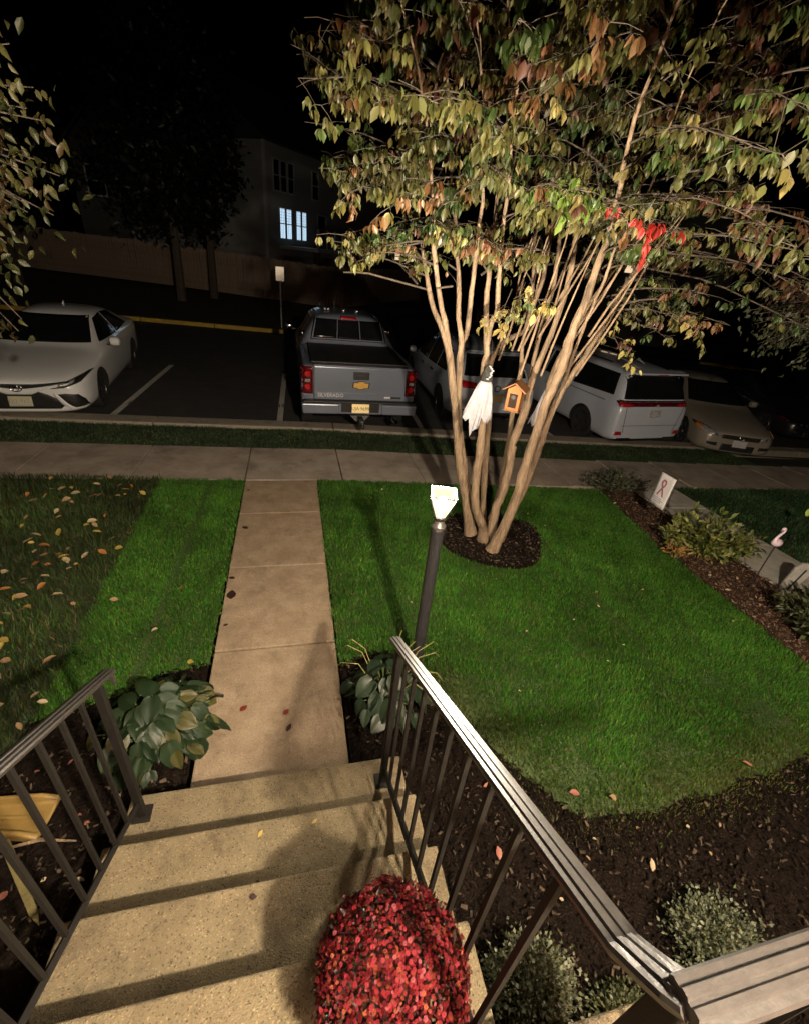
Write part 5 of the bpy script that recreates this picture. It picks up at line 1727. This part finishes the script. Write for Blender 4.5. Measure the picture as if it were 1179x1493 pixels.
FPAL = [(.30, .022, .030), (.15, .010, .014), (.40, .045, .058), (.36, .065, .04), (.50, .12, .14), (.46, .12, .06)]
NFL = 5200
i_ = np.arange(NFL) + .5
ph = np.arccos(1 - 1.66 * i_ / NFL)
th_ = np.pi * (1 + 5 ** .5) * i_
U = np.stack([np.cos(th_) * np.sin(ph), np.sin(th_) * np.sin(ph), np.cos(ph)], 1)
lump = 1 + .045 * np.sin(U[:, 0] * 9 + U[:, 2] * 5) * np.sin(U[:, 1] * 8 + 1) + r_.normal(0, .035, NFL)
FPs = MC + U * MRAD * lump[:, None]
Nn = norm(U + r_.normal(0, .5, U.shape))
Sz = r_.uniform(.0048, .0085, NFL)
Ci = r_.choice(6, NFL, p=[.34, .26, .16, .09, .10, .05])
Ci = np.where((r_.random(NFL) < .10) & (U[:, 2] < .75) & (U[:, 1] < .3), np.where(r_.random(NFL) < .5, 3, 5), Ci)
facing = ((CAMP - np.array([.235, .41, 4 * RIS]) - FPs) * Nn).sum(1)
order = np.argsort(-facing)
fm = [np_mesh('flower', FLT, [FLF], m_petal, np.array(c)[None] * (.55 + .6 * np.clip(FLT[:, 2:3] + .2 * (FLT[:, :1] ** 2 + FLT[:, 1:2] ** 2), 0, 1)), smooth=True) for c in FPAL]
T1 = norm(np.cross(Nn, np.array([.3, .2, 1.])))
T2 = np.cross(Nn, T1)
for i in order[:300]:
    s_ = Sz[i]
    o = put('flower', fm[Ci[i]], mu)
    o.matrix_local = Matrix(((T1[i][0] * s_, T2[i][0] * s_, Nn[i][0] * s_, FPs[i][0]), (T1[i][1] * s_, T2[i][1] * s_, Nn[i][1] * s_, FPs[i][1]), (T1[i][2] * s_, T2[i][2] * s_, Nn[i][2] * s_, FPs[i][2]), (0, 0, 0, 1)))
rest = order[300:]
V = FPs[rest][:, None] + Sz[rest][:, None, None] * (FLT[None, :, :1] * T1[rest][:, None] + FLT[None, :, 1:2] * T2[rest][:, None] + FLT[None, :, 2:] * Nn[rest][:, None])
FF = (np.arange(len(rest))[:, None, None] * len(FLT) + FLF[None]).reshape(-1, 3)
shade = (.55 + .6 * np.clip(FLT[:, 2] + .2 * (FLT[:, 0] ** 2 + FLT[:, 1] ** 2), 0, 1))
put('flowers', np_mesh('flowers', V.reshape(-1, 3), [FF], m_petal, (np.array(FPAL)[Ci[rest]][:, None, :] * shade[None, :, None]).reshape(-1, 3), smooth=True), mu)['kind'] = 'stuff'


# ------------------------------------------------------------------ shrubs and perennials
BX_T = SM_T * np.array([1, 1.7, 1])

def bush(name, label, loc, rad, n, pal, size, seed, cat='shrub', stems=18, T=SM_T, F=SM_F, updir=.6, shell=.55, spiky=0.):
    r_ = np.random.default_rng(seed)
    z0 = hl(loc[0], loc[1])
    t = thing(name, label, cat, (loc[0], loc[1], z0))
    sb = MB()
    tips = []
    for k in range(stems):
        a = r_.uniform(0, 2 * math.pi)
        q = math.sqrt(r_.random())
        e = np.array([rad[0] * q * math.cos(a), rad[1] * q * math.sin(a), rad[2] * (1 - .45 * q * q) * r_.uniform(.75, 1.05)])
        sb.tube([(e[0] * .15, e[1] * .15, 0), (e[0] * .5, e[1] * .5, e[2] * .6), tuple(e)], [.006, .004, .002], 4, cap=False)
        tips.append(e)
    sb.build('stems', m_stake, t)['kind'] = 'stuff'
    tips = np.array(tips)
    k = r_.integers(0, stems, n)
    f = r_.uniform(shell, 1., n)
    base = tips[k] * np.stack([.15 + .85 * f, .15 + .85 * f, f], 1)
    P = base + r_.normal(0, 1, (n, 3)) * np.array(rad) * (.16 if not spiky else .05)
    P[:, 2] = np.maximum(P[:, 2], .01)
    D = norm(P * np.array([1, 1, .4])) + r_.normal(0, .6, (n, 3)) + np.array([0, 0, updir])
    C = np.array(pal)[r_.integers(0, len(pal), n)] * r_.uniform(.6, 1.35, (n, 1))
    put('foliage', leaves_mesh('foliage', P, D, r_.normal(size=(n, 3)) + np.array([0, 0, .8]), r_.uniform(*size, n), np.full(n, .8), C, m_leaf, T, F), t)['kind'] = 'stuff'
    return t


bush('boxwood', 'small pale round boxwood in the mulch just left of the corner post', (.93, .47), (.20, .19, .27), 4200, [(.12, .13, .07), (.17, .18, .11), (.08, .09, .04), (.22, .22, .14)], (.014, .024), 31, stems=120, T=BX_T, updir=.1)
bush('boxwood', 'grey-green boxwood at the lower right beyond the landing rail', (1.86, .42), (.24, .21, .28), 5000, [(.10, .12, .065), (.15, .165, .10), (.07, .085, .045), (.19, .20, .13)], (.014, .024), 32, stems=140, T=BX_T, updir=.1)
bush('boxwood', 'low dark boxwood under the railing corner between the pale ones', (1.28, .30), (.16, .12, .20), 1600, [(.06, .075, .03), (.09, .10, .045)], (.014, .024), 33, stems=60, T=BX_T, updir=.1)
bush('perennial', 'yellow-green leafy perennial leaning over the pale neighbouring path', (4.86, 3.62), (.58, .48, .66), 1150, [(.20, .22, .05), (.13, .17, .04), (.28, .27, .09), (.09, .12, .035)], (.06, .11), 34, 'plant', 26, LEAF_T, LEAF_F, .3, .25, 1)
bush('perennial', 'few orange-yellow low stems beside the leafy perennial', (4.52, 3.66), (.16, .16, .2), 80, [(.35, .20, .05), (.28, .15, .04)], (.05, .08), 35, 'plant', 8, LEAF_T, LEAF_F, .2, .3, 1)
bush('shrub', 'thin grey-green spreading shrub next to the sidewalk behind the garden flag', (5.0, 5.55), (.62, .40, .38), 1000, [(.08, .095, .06), (.11, .125, .085), (.06, .07, .04)], (.04, .07), 36, 'shrub', 40, LEAF_T, LEAF_F, .3, .35, 1)
bush('shrub', 'dark leafy shrub at the right edge below the flamingo', (4.93, 2.25), (.45, .42, .52), 750, [(.035, .045, .018), (.05, .06, .025), (.025, .03, .012), (.10, .11, .05)], (.07, .12), 37, 'shrub', 26, LEAF_T, LEAF_F, .1, .25, 1)
bush('perennial', 'dry straw-coloured grass clump in the border right of the lawn', (4.75, 1.7), (.35, .3, .25), 260, [(.16, .10, .04), (.2, .13, .06)], (.08, .14), 38, 'plant', 20, LEAF_T * np.array([1, .3, 1]), LEAF_F, .3, .2, 1)

# ------------------------------------------------------------------ garden ornaments
gf = thing('garden_flag', 'small white garden flag with a pink ribbon on a black stand', 'garden flag', (4.58, 4.27, hl(4.58, 4.27)), R(-88))
# local x runs along the flag, facing -y
z0 = .42
fl = MB()
nx_, nz_ = 6, 8
vs = [(-.125 + .25 * i / nx_, .006 * math.sin(i * 1.3 + k * .5) * (1 - k / nz_) - .02 * (1 - k / nz_), z0 + .43 * k / nz_) for k in range(nz_ + 1) for i in range(nx_ + 1)]
fs = [(k * (nx_ + 1) + i, k * (nx_ + 1) + i + 1, (k + 1) * (nx_ + 1) + i + 1, (k + 1) * (nx_ + 1) + i) for k in range(nz_) for i in range(nx_)]
flo = fl.add(vs, fs).build('flag_cloth', m_flag, gf, smooth=True)
sm = flo.modifiers.new('solid', 'SOLIDIFY')
sm.thickness = .002
rb = MB()
P1 = [(-.045, -.10), (-.012, -.02), (.022, .05), (.03, .085), (.012, .11), (-.012, .11), (-.03, .085), (-.022, .05), (.012, -.02), (.045, -.10)]
for (u0, v0), (u1, v1) in zip(P1[:-1], P1[1:]):
    dx, dz = u1 - u0, v1 - v0
    l = math.hypot(dx, dz)
    ox, oz = -dz / l * .010, dx / l * .010
    e = (dx / l * .004, dz / l * .004)
    rb.add([(u0 - ox - e[0], -.024, z0 + .25 + v0 - oz - e[1]), (u1 - ox + e[0], -.024, z0 + .25 + v1 - oz + e[1]), (u1 + ox + e[0], -.024, z0 + .25 + v1 + oz + e[1]), (u0 + ox - e[0], -.024, z0 + .25 + v0 + oz - e[1])], [(0, 1, 2, 3)])
rb.build('ribbon', m_pink, flo)
pr = MB()
for (xx, zz, ww) in ((-.01, .115, .13), (.0, .09, .16), (0., .065, .12)):
    pr.box((xx, -.030, z0 + zz), (ww, .002, .010))
pr.build('flag_print', m_greyp, flo)
MB().tube([(.145, 0, 0), (.145, 0, z0 + .45), (.13, 0, z0 + .455), (-.13, 0, z0 + .445)], .004, 6).build('stand', m_black, gf)
MB().tube([(.145 + .05 - .05 * math.cos(a), 0, .14 + .05 * math.sin(a)) for a in np.linspace(0, math.pi, 10)] + [(.245, 0, 0)], .005, 6).build('stand_loop', m_black, gf)

fm_ = thing('flamingo_stake', 'small pale pink flamingo ornament on a thin black stake by the path', 'garden flamingo', (4.93, 2.98, hl(4.93, 2.98)), R(15))
bp_ = [(.115, 0, .63, .006), (.085, 0, .645, .022), (.05, 0, .655, .036), (.0, 0, .66, .045), (-.045, 0, .67, .038), (-.07, 0, .69, .022), (-.075, 0, .725, .0145), (-.05, 0, .752, .0125), (-.018, 0, .768, .0125), (.012, 0, .785, .0125), (.022, 0, .808, .013), (.008, 0, .828, .014), (-.018, 0, .832, .018), (-.038, 0, .822, .014), (-.052, 0, .806, .008), (-.056, 0, .793, .004)]
sp = smooth_path(bp_, 3)
MB().tube([tuple(q[:3]) for q in sp], [max(.003, q[3]) for q in sp], 12).build('body', m_flam, fm_, smooth=True)
MB().tube([(-.038, 0, .822), (-.055, 0, .802), (-.058, 0, .79)], [.0148, .009, .004], 8).build('beak', m_black, fm_, smooth=True)
for sg in (-1, 1):
    MB().lathe([(.001, -.002), (.0035, -.001), (.0035, .001)], 8, (0, 0, 0)).build('eye', m_black, fm_).matrix_local = Matrix.Translation((-.022, sg * .0175, .836)) @ Matrix.Rotation(R(90), 4, 'X')
MB().tube([(0.01, 0, .62), (.0, 0, .3), (-.01, 0, -.02)], .0065, 6).build('stake', m_black, fm_)
pk = thing('garden_plank', 'upright grey weathered plank ornament with a dark groove beside the flamingo', 'garden ornament', (5.46, 2.98, hl(5.46, 2.98)), R(-35))
pk.rotation_euler = (R(-6), R(14), R(-35))
MB().prism([(-.06, 0), (.06, 0), (.085, .30), (.07, .37), (.02, .40), (-.06, .37), (-.085, .28)], .035, Matrix(((1, 0, 0, 0), (0, 0, -1, 0), (0, 1, 0, 0), (0, 0, 0, 1)))).build('board', m_stone, pk, bevel=.006)
MB().box((.012, -.037, .17), (.016, .006, .30)).build('groove', m_black, pk)
lm = thing('disc_stake', 'lime green round disc ornament on a stake at the right edge', 'garden ornament', (6.75, 3.95, hl(6.75, 3.95)))
MB().lathe([(.001, -.012), (.04, -.011), (.055, 0), (.04, .011), (.001, .012)], 20).build('disc', m_lime, lm, smooth=True).matrix_local = Matrix.Translation((0.02, 0, .50)) @ Matrix.Rotation(R(75), 4, 'X')
MB().tube([(.02, 0, .45), (0, 0, 0)], .006, 6).build('stake', m_black, lm)

# splash block and an old stake left of the steps
sb_ = thing('splash_block', 'tan trough-shaped splash block lying on the mulch left of the steps', 'splash block', (-1.52, 1.60, .03), R(-8))
vs, fs = [], []
for i, x in enumerate(np.linspace(-.35, .22, 8)):
    hw2 = .075 + .035 * (i / 7)
    for (yy, zz) in ((-hw2, 0), (-hw2, .065), (-hw2 + .02, .07), (-hw2 + .035, .025), (0, .018), (hw2 - .035, .025), (hw2 - .02, .07), (hw2, .065), (hw2, 0)):
        k = .5 if i == 7 and zz > .03 else 1
        vs.append((x, yy, zz * k))
for i in range(7):
    for k in range(9):
        k2 = (k + 1) % 9
        fs.append((i * 9 + k, i * 9 + k2, (i + 1) * 9 + k2, (i + 1) * 9 + k))
fs += [tuple(range(9)), tuple(range(63, 72))]
MB().add(vs, fs).build('trough', m_tan, sb_, bevel=.008, seg=2, smooth=True)
MB().box((-.05, 0, .026), (.4, .018, .012)).build('rib', m_tan, sb_, bevel=.004)
sk = thing('garden_stake', 'old olive wooden stake lying across the mulch below the splash block', 'stake', (-1.32, 1.30, .05), R(-52))
MB().add([(-.22, -.02, 0), (.20, -.016, 0), (.27, 0, .005), (.20, .016, 0), (-.22, .02, 0), (-.22, -.02, .025), (.20, -.016, .022), (.27, 0, .012), (.20, .016, .022), (-.22, .02, .025)],
         [(4, 3, 2, 1, 0), (5, 6, 7, 8, 9), (0, 1, 6, 5), (1, 2, 7, 6), (2, 3, 8, 7), (3, 4, 9, 8), (4, 0, 5, 9)]).build('shaft', m_stake, sk, bevel=.003)
tag(MB().tube([(-1.50, 1.44, .05), (-1.3, 1.46, .055), (-1.13, 1.43, .045)], [.006, .009, .004], 6).build('stick', m_bark, None, smooth=True), 'short pinkish stick on the mulch in front of the splash block', 'stick')

# ------------------------------------------------------------------ fallen leaves
FT, FFc = [], []
for i, (x, hw_) in enumerate([(0, .05), (.25, .30), (.55, .34), (.8, .2), (1., 0.02)]):
    for s_ in (-1, 0, 1):
        FT.append((x - .5, s_ * hw_, .16 * abs(s_) * (hw_ > .1) + .22 * (x - .5) ** 2))
for i in range(4):
    for j in range(2):
        FFc.append((i * 3 + j, i * 3 + j + 1, (i + 1) * 3 + j + 1, (i + 1) * 3 + j))
FT, FFc = np.array(FT), np.array(FFc)


def fl_mesh(c):
    return np_mesh('fallen_leaf', FT, [FFc], m_fallen, np.repeat(np.array([c]), len(FT), 0), smooth=True)


fmesh = {'tan': fl_mesh((.36, .24, .12)), 'pale': fl_mesh((.46, .36, .22)), 'orange': fl_mesh((.40, .17, .05)), 'yellow': fl_mesh((.50, .36, .09)), 'brown': fl_mesh((.03, .012, .008)), 'pink': fl_mesh((.36, .14, .10)), 'red': fl_mesh((.16, .02, .012))}
rr_ = random.Random(8)


def drop(x, y, c, label, group=None, z=None, size=.08, flat=False):
    z = hl(x, y) + .045 if z is None else z
    o = put('fallen_leaf', fmesh[c], None, (x, y, z), (rr_.uniform(-.5, .5) * (0 if flat else 1), rr_.uniform(-.5, .5) * (0 if flat else 1), rr_.uniform(0, 6.28)), (size, size * rr_.uniform(.7, 1.1), size * (.12 if flat else rr_.uniform(.6, 1.6))))
    tag(o, label, 'leaf', group)


desc = {'tan': 'curled tan', 'pale': 'pale buff', 'orange': 'orange-brown', 'yellow': 'yellow'}


def lawn_place(x, y):
    far = 'on shaggy lawn near the sidewalk' if y > 5.0 else 'on the far shaggy lawn' if y > 4.2 else 'on the middle shaggy lawn' if y > 3.3 else 'on the near shaggy lawn' if y > 2.7 else 'by the left railing'
    side = 'touching the mown strip' if x > -1.85 else 'a step from the mown strip' if x > -2.3 else 'among the thickest leaves' if x > -2.8 else 'far from the mown strip' if x > -3.5 else 'at the outer left'
    return far + ', ' + side


def size_word(v, a, b):
    return 'small' if v < a else 'large' if v > b else 'medium'


for k in range(150):
    while True:
        x, y = rr_.uniform(-4.6, -1.62), rr_.uniform(2.05, 5.6)
        dens = math.exp(-((x + 2.35) / .75) ** 2) * (1 if y < 5.2 else .6)
        if rr_.random() < dens + .08:
            break
    c = rr_.choice(['tan', 'tan', 'pale', 'pale', 'orange', 'yellow'])
    sz = rr_.uniform(.045, .10)
    drop(x, y, c, size_word(sz, .062, .083) + ' ' + desc[c] + ' leaf ' + lawn_place(x, y), c + ' leaves on the left lawn', size=sz, z=hl(x, y) + rr_.uniform(.035, .06))
for (x, y, c, lab) in [(-1.38, 2.42, 'orange', 'orange leaf on the mown strip just above the hosta'), (-1.1, 2.9, 'pale', 'pale leaf in the mower rut of the left lawn strip'), (-1.0, 3.4, 'tan', 'tan leaf on the mown strip beside the walkway'), (-.78, 2.55, 'yellow', 'yellow leaf at the walkway edge behind the hosta'), (-1.5, 3.3, 'tan', 'tan leaf near the left edge of the mown strip')]:
    drop(x, y, c, lab, size=.065)
for (x, y, c, lab) in [(1.62, 1.22, 'pink', 'pinkish leaf on the lawn edge above the railing'), (1.85, 1.16, 'tan', 'tan leaf on the lawn edge right of the pinkish one'), (1.85, .80, 'pale', 'pale pointed leaf on the dark mulch near the lawn edge'), (1.1, 1.35, 'pink', 'pink leaf on the mulch beside the balusters'), (1.02, 1.0, 'pink', 'large pink leaf lying on mulch behind the railing'), (2.95, 1.2, 'pink', 'pink leaf on the lawn edge at far right'), (1.35, 1.02, 'orange', 'orange leaf on mulch close to the lawn edge')]:
    drop(x, y, c, lab, size=.06)
for k in range(26):
    x, y = rr_.uniform(1.0, 4.3), rr_.uniform(1.6, 5.4)
    sz = rr_.uniform(.018, .032)
    pl_ = ('beside the tree circle' if math.hypot(x - 2.28, y - 4.17) < 1.1 else 'near the reddish mulch strip' if x > 3.5 else 'near the lamp post' if math.hypot(x - .85, y - 2.25) < 1 else 'towards the sidewalk' if y > 4.4 else 'in the middle of the lawn' if y > 2.8 else 'in the near half of the lawn')
    drop(x, y, 'pale', size_word(sz, .023, .028) + ' pale leaf scrap ' + pl_, 'tiny leaf scraps on the right lawn', size=sz)
for k in range(22):
    x, y = rr_.uniform(4.55, 5.35), rr_.uniform(2.6, 5.2)
    c = rr_.choice(['pale', 'tan'])
    pl_ = 'beside the garden flag' if y > 4.1 else 'next to the leafy perennial' if y > 3.2 else 'near the flamingo stake'
    drop(x, y, c, c + ' leaf on the reddish mulch ' + pl_ + (' at the lawn edge' if x < 4.85 else ' at the path edge'), 'pale leaves on the border mulch', size=rr_.uniform(.03, .06), z=hl(x, y) + .035)
for k in range(24):
    x, y = rr_.uniform(-1.9, -.95), rr_.uniform(1.0, 1.9)
    c = rr_.choice(['pale', 'tan', 'pink'])
    pl_ = ('between the hosta and the railing' if x > -1.2 else 'behind the splash block') if y > 1.5 else ('against the steps' if x > -1.2 else 'beside the olive stake')
    drop(x, y, c, c + ' leaf scrap on dark mulch ' + pl_, 'leaf scraps on the left mulch bed', size=rr_.uniform(.025, .05), z=.035)
for k in range(24):
    x, y = rr_.uniform(.7, 2.6), rr_.uniform(.25, .98)
    c = rr_.choice(['pale', 'tan'])
    pl_ = 'beside the balusters' if x < 1.2 else 'just beyond the rail corner' if x < 1.7 else 'right of the larger boxwood' if x > 2.1 else 'around the larger boxwood'
    drop(x, y, c, 'small ' + c + ' leaf scrap on dark mulch ' + pl_, 'leaf scraps on the right mulch bed', size=rr_.uniform(.018, .035), z=.04)
for (x, y, s_, c, lab) in [(-.55, 4.45, .075, 'brown', 'dark wet leaf on the second walkway slab from the sidewalk'), (-.60, 3.57, .06, 'brown', 'small dark leaf at the left edge of the third walkway slab'), (-.58, 3.33, .12, 'brown', 'big dark leaf on the left edge of the third walkway slab'),
                          (-.585, 2.95, .045, 'brown', 'small dark leaf near the nearest walkway joint'), (-.38, 2.13, .055, 'red', 'small red leaf on the nearest walkway slab beside the hosta'), (-.08, 1.94, .06, 'brown', 'dark leaf in the railing shadow on the walkway'), (-.1, 2.06, .05, 'red', 'reddish leaf just above the one in the railing shadow'),
                          (-.58, 5.35, .05, 'brown', 'dark leaf at the far left corner of the walkway')]:
    drop(x, y, c, lab, size=s_, z=.006, flat=True)
for (x, y, k, s_, c, lab) in [(-.2, .95, 2, .035, 'brown', 'dark leaf at the nose of the second step from the bottom'), (-.5, .95, 2, .03, 'brown', 'dark crumb of leaf near the middle of the second step'), (-.2, .84, 3, .03, 'brown', 'dark leaf on the third step from the bottom'), (-.28, .60, 3, .03, 'brown', 'dark leaf in the shadow band of the third step'),
                              (-.2, 1.15, 2, .035, 'yellow', 'yellow leaf on the second step from the bottom'), (.05, 1.16, 2, .03, 'yellow', 'yellowish leaf right of the other one on the second step')]:
    drop(x, y, c, lab, size=s_, z=k * RIS + .006, flat=True)
